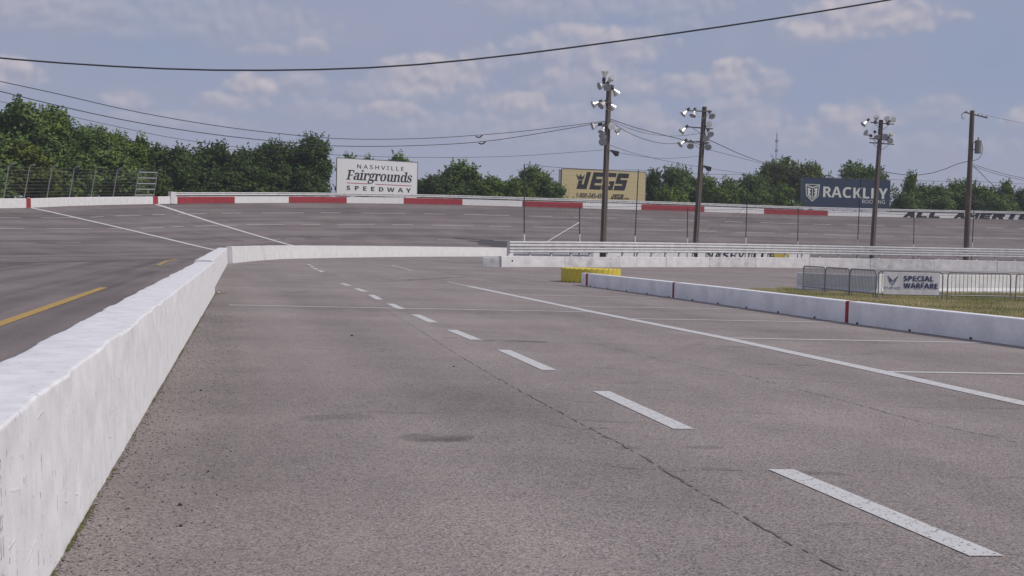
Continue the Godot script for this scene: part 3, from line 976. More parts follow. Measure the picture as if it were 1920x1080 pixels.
# ---------------------------------------------------------------- walls and rails
func build_walls():
	# near wall on the left
	var dir := Vector3(-0.202, 0, -0.9794)
	var foot := Vector3(-2.04, 0, -5.69)
	var path := []
	for i in 343:
		path.append(foot + dir * (-6.9 + i * 0.1032))
	var near := solo("pit_wall", foot, rough_wall(path, 0.825, 0.5, 4, 0.015, foot, true), M.wall_paint, "thick rough white painted concrete wall running alongside the pit lane in the foreground", "wall")
	# seams between pours: ragged lines packed with dirt, paint broken away along them
	rng.seed = 19
	var out := Vector3(0.9794, 0, -0.202)
	for q in [-1.1, 8.4, 17.6]:
		var sm := MB.new(foot)
		var last: Vector3 = foot + dir * q
		for k in 46:
			var y := 0.02 + 0.016 * k
			var p: Vector3 = foot + dir * (q + rng.randf_range(-0.006, 0.006)) + out * (-0.035 * y / 0.8 + 0.010) + Vector3(0, y, 0)
			if k > 0 and rng.randf() < 0.72:
				var wd := dir * rng.randf_range(0.0015, 0.006)
				sm.quad_n([last - wd, last + wd, p + wd, p - wd], [out, out, out, out])
			if rng.randf() < 0.2:
				var c := p + dir * rng.randf_range(-0.02, 0.02)
				var sz := rng.randf_range(0.004, 0.014)
				sm.quad_n([c - dir * sz, c - Vector3(0, sz * 1.6, 0), c + dir * sz * 0.7, c + Vector3(0, sz * 1.3, 0)], [out, out, out, out])
			last = p
		part(near, "seam", sm.mesh(), M.seam_dirt)
	# its continuation, set back a little, up to the bend
	var a := Vector3(-8.2, 0, -35.1)
	var b := Vector3(-15.4, 0, -69.2)
	path = []
	for i in 91:
		path.append(a.lerp(b, i / 90.0))
	solo("pit_wall", a, rough_wall(path, 0.83, 0.52, 9, 0.02, a, false), M.wall_paint, "farther white wall length beyond the ragged joint, ending at the bend", "wall")
	# the curved wall along the inside of the turn
	path = smooth_path([Vector3(-15.15, 0, -69.3), Vector3(-15.45, 0, -75.0), Vector3(-15.53, 0, -80.8), Vector3(-15.12, 0, -87.8), Vector3(-9.46, 0, -110.06), Vector3(-0.94, 0, -129.7), Vector3(6, 0, -136.5), Vector3(14, 0, -142.0), Vector3(24, 0, -147.5), Vector3(35.5, 0, -153)], 0.6)
	var origin: Vector3 = path[0]
	var cw := thing("curved_wall", origin, "long white wall curving along the inside of the banked turn", "wall")
	part(cw, "wall", rough_wall(path, 0.9, 0.4, 14, 0.018, origin, false), M.clean_white)
	var word := "NASHVILLE"
	var nr := rights(path)
	for k in word.length():
		var want := 22.6 + k * 0.98
		for i in path.size() - 1:
			if path[i].x <= want and path[i + 1].x > want:
				var at: Vector3 = path[i].lerp(path[i + 1], (want - path[i].x) / (path[i + 1].x - path[i].x)) + nr[i] * 0.012 + Vector3(0, 0.56, 0) - origin
				var bas := yaw_basis(path[i + 1] - path[i])
				var t := lettering(cw, word[k], font(false, true), Vector3.ZERO, 0.3 if word[k] == "I" else 0.82, 0.62, M.wall_black, 0.18, 0.02)
				t.transform = Transform3D(bas, at) * t.transform
	for i in path.size() - 1:
		if path[i].x <= 31.9 and path[i + 1].x > 31.9:
			var m := MB.new()
			m.box(Vector3.ZERO, Vector3(2.2, 0.62, 0.03), Basis.IDENTITY, 0.005)
			part(cw, "yellow_panel", m.mesh(), M.wall_yellow, Transform3D(yaw_basis(path[i + 1] - path[i]), path[i] + nr[i] * 0.02 + Vector3(0, 0.55, 0) - origin))
	# block and wall of precast lengths at the pit entrance
	var foot_pts := [Vector3(-0.67, 0, -77.06), Vector3(1.29, 0, -79.3), Vector3(5.29, 0, -83.6), Vector3(11.0, 0, -90.8), Vector3(17.6, 0, -98.4), Vector3(25.45, 0, -103.7), Vector3(32.5, 0, -105.9), Vector3(42.4, 0, -108.4), Vector3(60, 0, -111.5)]
	path = smooth_path(foot_pts, 0.5)
	nr = rights(path)
	origin = path[0]
	var bw := thing("concrete_barrier_wall", origin, "long low off-white concrete wall of precast lengths below the double guardrail", "barrier")
	var n := 12
	var i0 := 0
	rng.seed = 12
	while i0 < path.size() - 2:
		var i1 := mini(i0 + n, path.size() - 1)
		var p: Array = path.slice(i0, i1 + 1)
		var q: Array = nr.slice(i0, i1 + 1)
		var gap: Vector3 = (p[1] - p[0]).normalized() * 0.02
		p[0] += gap
		p[p.size() - 1] -= gap
		var hgt := lerpf(0.65, 0.9, clampf(p[0].x / 32.0, 0.0, 1.0)) + rng.randf_range(-0.008, 0.008)
		var m := MB.new(origin)
		var off := rng.randf_range(-0.012, 0.012)
		m.sweep(p, q, PackedVector2Array([Vector2(off, 0), Vector2(off - 0.03, hgt - 0.03), Vector2(off - 0.06, hgt), Vector2(off - 0.24, hgt), Vector2(off - 0.27, hgt - 0.03), Vector2(off - 0.3, 0)]))
		part(bw, "wall_section", m.mesh(), M.white_wall if (i0 / n) % 3 != 1 else M.grey_wall)
		i0 = i1
	var hole := MB.new()
	hole.lathe(PackedVector2Array([Vector2(0, 0), Vector2(0.055, 0), Vector2(0.055, 0.015), Vector2(0.03, 0.02), Vector2(0, 0.02)]), Vector3.ZERO, Basis(Vector3.RIGHT, PI / 2), 12)
	part(bw, "lifting_hole", hole.mesh(), M.bracket, Transform3D(yaw_basis(path[2] - path[1]), path[2] + nr[2] * 0.0 + Vector3(0, 0.38, 0) - origin))
	var end := MB.new(Vector3(-1.80, 0, -77.0))
	var ep := [Vector3(-1.80, 0, -77.0), Vector3(-1.25, 0, -77.06), Vector3(-0.72, 0, -77.12)]
	end.sweep(ep, rights(ep), PackedVector2Array([Vector2(0, 0), Vector2(-0.02, 0.52), Vector2(-0.05, 0.56), Vector2(-0.28, 0.56), Vector2(-0.31, 0.52), Vector2(-0.33, 0)]))
	solo("end_block", ep[0], end.mesh(), M.grey_wall, "short grey concrete block at the tip of the wall under the guardrail", "concrete block")

	# low wall on the right side of the pit lane
	var low := [Vector3(2.55, 0, -47.2), Vector3(4.79, 0, -38.0), Vector3(7.12, 0, -27.14), Vector3(7.93, 0, -23.98), Vector3(8.59, 0, -21.37), Vector3(10.1, 0, -15.0), Vector3(12.2, 0, -5.0)]
	path = smooth_path(low, 0.4)
	nr = rights(path)                                  # path comes towards the camera, so the lane lies on its right
	origin = path[0]
	var lw := thing("low_pit_wall", origin, "low smooth white wall with red stripes edging the pit stalls", "wall")
	var side: float = 1.0 if nr[0].dot(Vector3(-1, 0, 0.2)) > 0.0 else -1.0
	var rev := path.duplicate()
	if side < 0.0:
		rev.reverse()
	var m2 := MB.new(origin)
	var rn := rights(rev)
	m2.sweep(rev, rn, PackedVector2Array([Vector2(0, 0), Vector2(0, 0.435), Vector2(-0.012, 0.452), Vector2(-0.03, 0.46), Vector2(-0.23, 0.46), Vector2(-0.248, 0.45), Vector2(-0.26, 0.435), Vector2(-0.26, 0)]))
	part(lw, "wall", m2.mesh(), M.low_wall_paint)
	for z in [-47.0, -37.99, -27.14]:
		for i in rev.size() - 1:
			if (rev[i].z - z) * (rev[i + 1].z - z) <= 0.0 and i + 1 < rev.size():
				var t: Vector3 = (rev[i + 1] - rev[i]).normalized()
				var mid: Vector3 = rev[i].lerp(rev[i + 1], (z - rev[i].z) / (rev[i + 1].z - rev[i].z))
				if z < -46.0:
					mid += Vector3(0.1, 0, 0.5)
				var pp := [mid - t * 0.075, mid + t * 0.075]
				var sm := MB.new(origin)
				sm.sweep(pp, [rn[i], rn[i]], PackedVector2Array([Vector2(0.004, 0), Vector2(0.004, 0.436), Vector2(-0.012, 0.456), Vector2(-0.03, 0.464), Vector2(-0.23, 0.464), Vector2(-0.248, 0.455), Vector2(-0.264, 0.436), Vector2(-0.264, 0)]))
				part(lw, "red_stripe", sm.mesh(), M.red_paint)
				break
	for i in range(3, rev.size() - 2, 5):  # small dark blocks at intervals along the foot of the lane face
		var bm := MB.new()
		bm.box(Vector3.ZERO, Vector3(0.045, 0.036, 0.03), Basis.IDENTITY, 0.006)
		part(lw, "foot_block", bm.mesh(), M.bracket, Transform3D(yaw_basis(rev[i + 1] - rev[i]), rev[i] + rn[i] * 0.012 + Vector3(0, 0.02, 0) - origin))

	# two white blocks on the infield grass
	for q in [[Vector3(10.43, 0.0, -47.0), Vector3(12.75, 0.0, -44.75), 0.67, "shorter white concrete block behind the angled barricade panels"], [Vector3(13.2, 0.0, -45.9), Vector3(20.4, 0.0, -50.6), 0.70, "longer white concrete block behind the banner and straight barricades"]]:
		var t: Vector3 = q[1] - q[0]
		var m := MB.new()
		var l := t.length()
		m.sweep([Vector3(0, 0, 0), Vector3(l / 2, 0, 0), Vector3(l, 0, 0)], [Vector3.BACK, Vector3.BACK, Vector3.BACK], PackedVector2Array([Vector2(0.06, 0), Vector2(0.06, 0.09), Vector2(-0.03, 0.2), Vector2(-0.07, q[2] - 0.02), Vector2(-0.09, q[2]), Vector2(-0.27, q[2]), Vector2(-0.29, q[2] - 0.02), Vector2(-0.33, 0.2), Vector2(-0.42, 0.09), Vector2(-0.42, 0)]))
		var o := solo("concrete_block", q[0], m.mesh(), M.white_wall, q[3], "concrete block")
		o.basis = yaw_basis(t)

	# outer wall of the turn
	origin = turn_at(40.0)
	var ow := thing("outer_wall", origin, "long white outer wall along the top of the banked turn with red panels", "wall")
	for span in [[-70.0, 79.6], [79.6, 252.0]]:
		var pp := []
		var qq := []
		var s: float = span[0]
		while s < span[1] + 0.01:
			pp.append(turn_at(s) - Vector3(0, 0.05, 0)); qq.append(turn_in(s))
			s += (span[1] - span[0]) / 180.0
		var m := MB.new(origin)
		m.sweep(pp, qq, PackedVector2Array([Vector2(0, 0), Vector2(-0.02, 0.79), Vector2(-0.05, 0.82), Vector2(-0.28, 0.82), Vector2(-0.31, 0.79), Vector2(-0.31, -0.3)]))
		part(ow, "wall", m.mesh(), M.clean_white)
	for r in [[80.4, 88.5], [96.3, 104.3], [112.2, 120.3], [128.6, 137.5], [146.9, 157.2], [167.3, 178.2]]:
		var pp := []
		var qq := []
		for k in 13:
			var s: float = lerpf(r[0], r[1], k / 12.0)
			pp.append(turn_at(s)); qq.append(turn_in(s))
		var m := MB.new(origin)
		m.sweep(pp, qq, PackedVector2Array([Vector2(0.03, 0.02), Vector2(0.012, 0.72), Vector2(-0.03, 0.72), Vector2(-0.03, 0.02)]))
		part(ow, "red_panel", m.mesh(), M.red_paint)
	for s in [50.4, 76.9]:
		var m := MB.new(origin)
		m.sweep([turn_at(s - 0.42), turn_at(s + 0.42)], [turn_in(s), turn_in(s)], PackedVector2Array([Vector2(0.03, 0.0), Vector2(0.012, 0.745), Vector2(-0.045, 0.79), Vector2(-0.29, 0.79), Vector2(-0.3, 0.6)]))
		part(ow, "red_stripe", m.mesh(), M.red_paint)
	word = "ALL AMERIC"
	var block := {
		"A": [Vector2(0, 0), Vector2(0.34, 0), Vector2(0.41, 0.22), Vector2(0.59, 0.22), Vector2(0.66, 0), Vector2(1, 0), Vector2(0.72, 1), Vector2(0.28, 1)],
		"L": [Vector2(0, 0), Vector2(0.95, 0), Vector2(0.95, 0.3), Vector2(0.4, 0.3), Vector2(0.4, 1), Vector2(0, 1)],
		"M": [Vector2(0, 0), Vector2(0.26, 0), Vector2(0.26, 0.55), Vector2(0.42, 0.2), Vector2(0.58, 0.2), Vector2(0.74, 0.55), Vector2(0.74, 0), Vector2(1, 0), Vector2(1, 1), Vector2(0.72, 1), Vector2(0.5, 0.55), Vector2(0.28, 1), Vector2(0, 1)],
		"E": [Vector2(0, 0), Vector2(0.95, 0), Vector2(0.95, 0.25), Vector2(0.38, 0.25), Vector2(0.38, 0.38), Vector2(0.88, 0.38), Vector2(0.88, 0.62), Vector2(0.38, 0.62), Vector2(0.38, 0.75), Vector2(0.95, 0.75), Vector2(0.95, 1), Vector2(0, 1)],
		"R": [Vector2(0, 0), Vector2(0.36, 0), Vector2(0.36, 0.3), Vector2(0.5, 0.3), Vector2(0.62, 0), Vector2(1, 0), Vector2(0.84, 0.36), Vector2(0.97, 0.48), Vector2(0.97, 0.9), Vector2(0.86, 1), Vector2(0, 1)],
		"I": [Vector2(0, 0), Vector2(1, 0), Vector2(1, 1), Vector2(0, 1)],
		"C": [Vector2(0.1, 0), Vector2(0.95, 0), Vector2(0.95, 0.3), Vector2(0.38, 0.3), Vector2(0.38, 0.7), Vector2(0.95, 0.7), Vector2(0.95, 1), Vector2(0.1, 1), Vector2(0, 0.9), Vector2(0, 0.1)]}
	for k in word.length():
		if word[k] == " ":
			continue
		var s := 192.3 + k * 2.22
		var bas := yaw_basis(turn_at(s + 0.5) - turn_at(s - 0.5))
		var wide := 0.8 if word[k] == "I" else 2.02
		var plate := MB.new()
		plate.plate(PackedVector2Array(block[word[k]]), Vector3.ZERO, Basis(Vector3(wide, 0, 0), Vector3(0.4, 0.77, 0), Vector3(0, 0, 1)), 0.02)
		part(ow, "lettering", plate.mesh(), M.wall_black, Transform3D(bas, turn_at(s) + turn_in(s) * 0.012 + Vector3(0, 0.02, 0) - bas.x * (wide / 2 + 0.25) - origin))
	# guardrail on top of it
	var gr := thing("outer_guardrail", turn_at(80.0), "white corrugated guardrail on top of the outer wall of the turn", "guardrail")
	var beam := PackedVector2Array([Vector2(0.0, 0.0), Vector2(0.085, 0.04), Vector2(0.085, 0.10), Vector2(0.01, 0.15), Vector2(0.01, 0.19), Vector2(0.085, 0.24), Vector2(0.085, 0.30), Vector2(0.0, 0.34), Vector2(-0.01, 0.34), Vector2(-0.01, 0.0)])
	var s2 := 80.0
	var idx := 0
	while s2 < 250.0:
		var pp := []
		var qq := []
		for k in 4:
			var s: float = s2 + (0.0 if k == 0 else 7.62 * k / 3.0)
			pp.append(turn_at(s) + Vector3(0, 0.86, 0)); qq.append(turn_in(s))
		var m := MB.new(turn_at(80.0))
		for k in pp.size():
			pp[k] += qq[k] * (0.004 if idx % 2 else 0.0)
		m.sweep(pp, qq, beam)
		part(gr, "beam", m.mesh(), M.rail_paint)
		for k in 2:
			var pm := MB.new()
			pm.box(Vector3(0, 0.21, 0), Vector3(0.12, 0.46, 0.12), Basis.IDENTITY, 0.01)
			var s: float = s2 + 1.9 + k * 3.81
			part(gr, "post", pm.mesh(), M.steel, Transform3D(yaw_basis(turn_at(s + 0.5) - turn_at(s)), turn_at(s) - turn_in(s) * 0.08 + Vector3(0, 0.76, 0) - turn_at(80.0)))
		s2 += 7.62
		idx += 1
	var cap := MB.new()
	cap.box(Vector3(0, 0.62, 0), Vector3(0.75, 1.26, 0.42), Basis.IDENTITY, 0.03)
	part(gr, "end_block", cap.mesh(), M.white_wall, Transform3D(yaw_basis(turn_at(80.5) - turn_at(79.5)), turn_at(79.7) - turn_in(79.7) * 0.12 - turn_at(80.0)))

	# double guardrail on the infield side
	var rail := smooth_path([Vector3(-0.24, 1.57, -80.0), Vector3(5.37, 1.67, -85.5), Vector3(13.43, 1.77, -95.5), Vector3(17.81, 1.81, -100.0), Vector3(25.77, 1.86, -105.3), Vector3(32.93, 1.90, -107.4), Vector3(44.07, 1.97, -110.6), Vector3(60, 2.0, -113.6)], 0.95)
	nr = rights(rail)
	origin = Vector3(rail[0].x, 0, rail[0].z)
	var dg := thing("double_guardrail", origin, "double corrugated white guardrail above the low concrete wall at pit entrance", "guardrail")
	for i in range(0, rail.size() - 1, 4):
		var j := mini(i + 4, rail.size() - 1)
		for row in 2:
			var pp := []
			var qq := []
			for k in range(i, j + 1):
				pp.append(rail[k] - Vector3(0, 0.345 + row * 0.40, 0) + nr[k] * (0.005 * ((i / 4) % 2)))
				qq.append(nr[k])
			var m := MB.new(origin)
			m.sweep(pp, qq, beam)
			part(dg, "beam", m.mesh(), M.rail_paint)
		for k in [i, i + 2]:
			if k >= rail.size(): continue
			var pm := MB.new()
			pm.box(Vector3(0, rail[k].y / 2 - 0.03, 0), Vector3(0.14, rail[k].y - 0.06, 0.12), Basis.IDENTITY, 0.01)
			part(dg, "post", pm.mesh(), M.rail_paint, Transform3D(yaw_basis(nr[k].cross(Vector3.UP) * -1.0), Vector3(rail[k].x, 0, rail[k].z) - nr[k] * 0.08 - origin))
	# white pickets that show in the gap under the rail
	var pf := thing("picket_fence", Vector3(0.1, 0, -80.9), "row of narrow white pickets showing below the start of the double guardrail", "fence")
	var pk := MB.new()
	pk.box(Vector3(0, 0.5, 0), Vector3(0.07, 1.0, 0.02), Basis.IDENTITY, 0.004)
	var pkm := pk.mesh()
	var bas2 := yaw_basis(Vector3(5.37 + 0.24, 0, -5.5))
	for k in 52:
		part(pf, "picket", pkm, M.sign_white, Transform3D(bas2, bas2.x * (k * 0.145)))
	for y in [0.25, 0.72]:
		var pr := MB.new()
		pr.box(Vector3(3.45, y, -0.035), Vector3(7.0, 0.09, 0.04), Basis.IDENTITY, 0.004)
		part(pf, "rail", pr.mesh(), M.sign_white, Transform3D(bas2, Vector3.ZERO))

# ---------------------------------------------------------------- fences, tyre, barricades
func wire(m: MB, a: Vector3, b: Vector3, r: float):
	m.tube([a, b], r, 3, false)

func build_fences():
	# catch fence on the left part of the outer wall
	var ss := [22.0, 26.6, 31.3, 36.0, 41.0, 46.3, 49.9, 54.6, 59.6, 64.1, 68.8, 73.3, 76.8]
	var origin := turn_at(46.3)
	var cf := thing("catch_fence", origin, "tall catch fence of leaning steel posts and cables on the outer wall", "fence")
	var tops := []
	for k in ss.size():
		var s: float = ss[k]
		var base := turn_at(s) - turn_in(s) * 0.16 + Vector3(0, 0.77, 0)
		var inn := turn_in(s)
		var lean := base + Vector3(0, 2.55, 0) + inn * 0.42
		var m := MB.new(origin)
		m.tube([base, base.lerp(lean, 0.5), lean, lean + Vector3(0, 0.16, 0) + inn * 0.14, lean + Vector3(0, 0.22, 0) + inn * 0.36, lean + Vector3(0, 0.2, 0) + inn * 0.5], 0.05, 8)
		part(cf, "post", m.mesh(), M.fence_steel)
		tops.append([base, lean])
	for r in 9:
		var m := MB.new(origin)
		var pts := []
		for k in tops.size():
			pts.append(tops[k][0].lerp(tops[k][1], 0.1 + 0.9 * r / 8.0) + Vector3(0, 0.0, 0))
		m.tube(pts, 0.0075, 4, false)
		part(cf, "cable", m.mesh(), M.steel)
	for r in 5:
		var m := MB.new(origin)
		var t := 0.06 + r * 0.225
		m.tube([tops[11][0].lerp(tops[11][1], t), tops[12][0].lerp(tops[12][1], t)], 0.055, 8)
		part(cf, "cross_bar", m.mesh(), M.galvanised)
	var wm := MB.new(origin)
	for k in tops.size() - 1:
		for q in 10:
			wire(wm, tops[k][0].lerp(tops[k + 1][0], q / 10.0), tops[k][1].lerp(tops[k + 1][1], q / 10.0), 0.0025)
	part(cf, "wire_mesh", wm.mesh(), M.steel).set_meta("kind", "stuff")

	# fence behind the double guardrail
	origin = Vector3(0.75, 0, -83.0)
	var f2 := thing("infield_fence", origin, "high wire mesh fence on thin dark posts behind the double guardrail", "fence")
	var tall := [[Vector3(0.75, 0, -83.0), Vector3(0.60, 6.55, -83.0)], [Vector3(8.70, 0, -92.0), Vector3(8.85, 6.9, -92.0)], [Vector3(18.5, 0, -102.0), Vector3(18.54, 7.35, -102.0)], [Vector3(29.0, 0, -108.0), Vector3(29.11, 7.65, -108.0)], [Vector3(40.1, 0, -112.0), Vector3(40.2, 7.8, -112.0)], [Vector3(52.0, 0, -115.5), Vector3(52.1, 7.9, -115.5)]]
	for p in tall:
		var m := MB.new(origin)
		m.tube([p[0], p[0].lerp(p[1], 0.5), p[1]], 0.038, 8)
		part(f2, "post", m.mesh(), M.dark_steel)
		var sl := MB.new(origin)
		sl.tube([p[0].lerp(p[1], 0.2), p[0].lerp(p[1], 0.315)], 0.055, 8)
		part(f2, "post_sleeve", sl.mesh(), M.sign_white)
	for p in [[Vector3(4.52, 0, -87.0), 4.0], [Vector3(13.2, 0, -97.0), 4.4], [Vector3(23.45, 0, -105.5), 4.9], [Vector3(34.4, 0, -110.0), 5.0]]:
		var m := MB.new(origin)
		m.tube([p[0], p[0] + Vector3(-0.06, p[1], 0)], 0.034, 8)
		part(f2, "post", m.mesh(), M.dark_steel)
		var sl := MB.new(origin)
		sl.tube([p[0] + Vector3(0, 1.4, 0), p[0] + Vector3(-0.02, 2.15, 0)], 0.05, 8)
		part(f2, "post_sleeve", sl.mesh(), M.sign_white)
	var g1 := MB.new(origin)
	g1.tube([Vector3(0.7, 3.05, -83.0), Vector3(4.5, 3.15, -87.0)], 0.03, 8)
	part(f2, "gate_bar", g1.mesh(), M.board_back)
	var g2 := MB.new(origin)
	g2.tube([Vector3(2.1, 1.5, -84.6), Vector3(4.45, 2.95, -87.0)], 0.032, 8)
	part(f2, "gate_brace", g2.mesh(), M.rail_paint)
	for t in [1.0, 0.62]:
		var m := MB.new(origin)
		var pts := []
		for k in tall.size() - 1:
			for q in 6:
				var p: Vector3 = tall[k][0].lerp(tall[k][1], t).lerp(tall[k + 1][0].lerp(tall[k + 1][1], t), q / 6.0)
				pts.append(p - Vector3(0, 0.5 * (q / 6.0) * (1.0 - q / 6.0), 0))
		m.tube(pts, 0.013, 4, false)
		part(f2, "cable", m.mesh(), M.dark_steel)
	var mesh2 := MB.new(origin)
	for k in tall.size() - 1:
		var a0: Vector3 = tall[k][0].lerp(tall[k][1], 0.2)
		var a1: Vector3 = tall[k][1]
		var b0: Vector3 = tall[k + 1][0].lerp(tall[k + 1][1], 0.2)
		var b1: Vector3 = tall[k + 1][1]
		for q in 46:
			var t := q / 46.0
			var sag := Vector3(0, 0.5 * t * (1.0 - t), 0)
			wire(mesh2, a0.lerp(b0, t), a1.lerp(b1, t) - sag, 0.0028)
		for q in 18:
			var t := q / 18.0
			wire(mesh2, a0.lerp(a1, t), b0.lerp(b1, t), 0.0028)
	part(f2, "wire_mesh", mesh2.mesh(), M.dark_steel).set_meta("kind", "stuff")

func build_tyre():
	var at := Vector3(3.13, 0.0, -51.0)
	var t := thing("yellow_tyre", at, "large tractor tyre painted yellow lying flat at the low wall's end", "tyre")
	var m := MB.new()
	m.lathe(PackedVector2Array([Vector2(0.66, 0.10), Vector2(0.70, 0.04), Vector2(0.85, 0.015), Vector2(1.05, 0.02), Vector2(1.13, 0.07), Vector2(1.17, 0.15), Vector2(1.18, 0.29), Vector2(1.17, 0.42), Vector2(1.13, 0.50), Vector2(1.05, 0.545), Vector2(0.85, 0.55), Vector2(0.70, 0.525), Vector2(0.66, 0.46), Vector2(0.64, 0.28), Vector2(0.66, 0.10)]), Vector3.ZERO, Basis.IDENTITY, 48)
	part(t, "carcass", m.mesh(), M.tyre_yellow)
	var lug := MB.new()
	lug.box(Vector3.ZERO, Vector3(0.06, 0.30, 0.232), Basis.IDENTITY, 0.022)
	var lm := lug.mesh()
	var shoulder := MB.new()
	shoulder.box(Vector3.ZERO, Vector3(0.18, 0.05, 0.215), Basis.IDENTITY, 0.018)
	var shm := shoulder.mesh()
	for row in 2:
		for k in 30:
			var a := TAU * (k + 0.5 * row) / 30.0
			var b := Basis(Vector3.UP, -a) * Basis(Vector3.RIGHT, 0.22 if row == 0 else -0.22)
			part(t, "tread_lug", lm, M.tyre_yellow, Transform3D(b, Vector3(cos(a) * 1.158, 0.15 + 0.26 * row, sin(a) * 1.158)))
	for k in 30:
		var a := TAU * (k + 0.5) / 30.0
		part(t, "shoulder_lug", shm, M.tyre_yellow, Transform3D(Basis(Vector3.UP, -a) * Basis(Vector3.BACK, -0.45), Vector3(cos(a) * 1.105, 0.508, sin(a) * 1.105)))

func barricade(p0: Vector3, p1: Vector3, label: String, bars: int):
	var l := p0.distance_to(p1) - 0.06
	var t := thing("crowd_barricade", p0, label, "barricade", "steel barricades on the infield grass", yaw_basis(p1 - p0))
	var m := MB.new()
	var h := 0.91
	var lo := 0.17
	var r := 0.13
	var pts := [Vector3(0, 0.02, 0), Vector3(0, h - r, 0)]
	for k in [30, 60]:
		pts.append(Vector3(r - r * cos(deg_to_rad(k)), h - r + r * sin(deg_to_rad(k)), 0))
	pts.append(Vector3(r, h, 0)); pts.append(Vector3(l / 2, h, 0)); pts.append(Vector3(l - r, h, 0))
	for k in [60, 30]:
		pts.append(Vector3(l - r + r * cos(deg_to_rad(k)), h - r + r * sin(deg_to_rad(k)), 0))
	pts.append(Vector3(l, h - r, 0)); pts.append(Vector3(l, 0.02, 0))
	m.tube(pts, 0.021, 8)
	part(t, "frame", m.mesh(), M.barricade_steel)
	var b := MB.new()
	b.tube([Vector3(0, lo, 0), Vector3(l, lo, 0)], 0.019, 8)
	part(t, "bottom_rail", b.mesh(), M.barricade_steel)
	var bar := MB.new()
	bar.tube([Vector3(0, lo, 0), Vector3(0, h, 0)], 0.0085, 6, false)
	var bm := bar.mesh()
	for k in bars:
		part(t, "bar", bm, M.barricade_steel, Transform3D(Basis.IDENTITY, Vector3(l * (k + 1.0) / (bars + 1.0), 0, 0)))
	for x in [0.16, l - 0.16]:
		var f := MB.new()
		f.tube([Vector3(x, lo, 0), Vector3(x, 0.05, 0), Vector3(x, 0.03, 0.02)], 0.018, 6)
		f.box(Vector3(x, 0.022, 0.0), Vector3(0.05, 0.02, 0.52), Basis.IDENTITY, 0.006)
		part(t, "foot", f.mesh(), M.barricade_steel)

func build_barricades():
	barricade(Vector3(10.57, 0.008, -46.5), Vector3(10.87, 0.008, -44.43), "first barricade panel of the angled row, farthest from the banner", 17)
	barricade(Vector3(10.87, 0.008, -44.43), Vector3(11.18, 0.008, -42.37), "middle barricade panel of the three standing at an angle", 17)
	barricade(Vector3(11.18, 0.008, -42.37), Vector3(11.48, 0.008, -40.3), "angled barricade panel adjoining the one with the banner", 17)
	barricade(Vector3(11.52, 0.008, -40.25), Vector3(13.68, 0.008, -40.5), "barricade panel carrying the white printed banner", 17)
	barricade(Vector3(13.80, 0.008, -40.55), Vector3(16.02, 0.008, -41.0), "open barricade panel just right of the banner", 15)
	barricade(Vector3(16.14, 0.008, -41.0), Vector3(18.36, 0.008, -41.6), "last barricade panel of the straight row, cut by the picture edge", 15)
	var p0 := Vector3(11.52, 0.008, -40.25)
	var b := yaw_basis(Vector3(2.16, 0, -0.25))
	var s := thing("banner", p0 + b.x * 0.15 + b.z * 0.03 + Vector3(0, 0.17, 0), "white banner reading SPECIAL WARFARE with a blue winged emblem on the barricade", "banner", "", b)
	# a sheet that hangs with faint ripples
	var m := MB.new()
	var w := 1.84
	var h := 0.71
	var rows := []
	var back := []
	var uvs := []
	for i in 9:
		var row := []
		var rb := []
		var uv := []
		for j in 31:
			var x := w * j / 30.0
			var y := h * i / 8.0
			var z := 0.004 * sin(x * 9.0 + y * 2.0) + 0.003 * sin(x * 23.0)
			row.append(Vector3(x, y, z)); rb.append(Vector3(x, y, z - 0.004)); uv.append(Vector2(x, y))
		rows.append(row); back.append(rb); uvs.append(uv)
	m.grid(rows, uvs, [], Vector3.BACK)
	m.grid(back, uvs, [], Vector3.FORWARD)
	part(s, "sheet", m.mesh(), M.banner_white)
	lettering(s, "SPECIAL", font(false, true), Vector3(1.15, 0.515, 0.014), 0.98, 0.165, M.ink_blue, 0.0, 0.006)
	lettering(s, "WARFARE", font(false, true), Vector3(1.225, 0.29, 0.014), 1.13, 0.165, M.ink_blue, 0.0, 0.006)
	lettering(s, "U.S. AIR FORCE", font(false, false, 6), Vector3(0.30, 0.215, 0.014), 0.54, 0.042, M.ink_blue, 0.0, 0.006)
	var e := MB.new()
	for sx in [-1.0, 1.0]:
		var bb := Basis(Vector3(0.165 * sx, 0, 0), Vector3(0, 0.165, 0), Vector3(0, 0, 1))
		for o in [[Vector2(-1.0, 1.0), Vector2(-0.86, 0.74), Vector2(-0.6, 0.45), Vector2(-0.2, 0.15), Vector2(-0.06, -0.1), Vector2(-0.14, -0.18), Vector2(-0.5, 0.06), Vector2(-0.82, 0.36), Vector2(-0.97, 0.7)],
				[Vector2(-0.78, 0.14), Vector2(-0.4, -0.12), Vector2(-0.2, -0.3), Vector2(-0.36, -0.4), Vector2(-0.62, -0.14)],
				[Vector2(-0.3, -0.48), Vector2(-0.2, -0.6), Vector2(-0.3, -0.74), Vector2(-0.42, -0.6)], [Vector2(0.0, -0.38), Vector2(-0.1, -0.5), Vector2(0.0, -0.62)], [Vector2(0.0, -0.72), Vector2(-0.12, -0.84), Vector2(0.0, -1.0)]]:
			var outline := PackedVector2Array(o)
			e.plate(outline, Vector3(0.30, 0.44, 0.010), bb, 0.006)
	part(s, "emblem", e.mesh(), M.ink_blue)

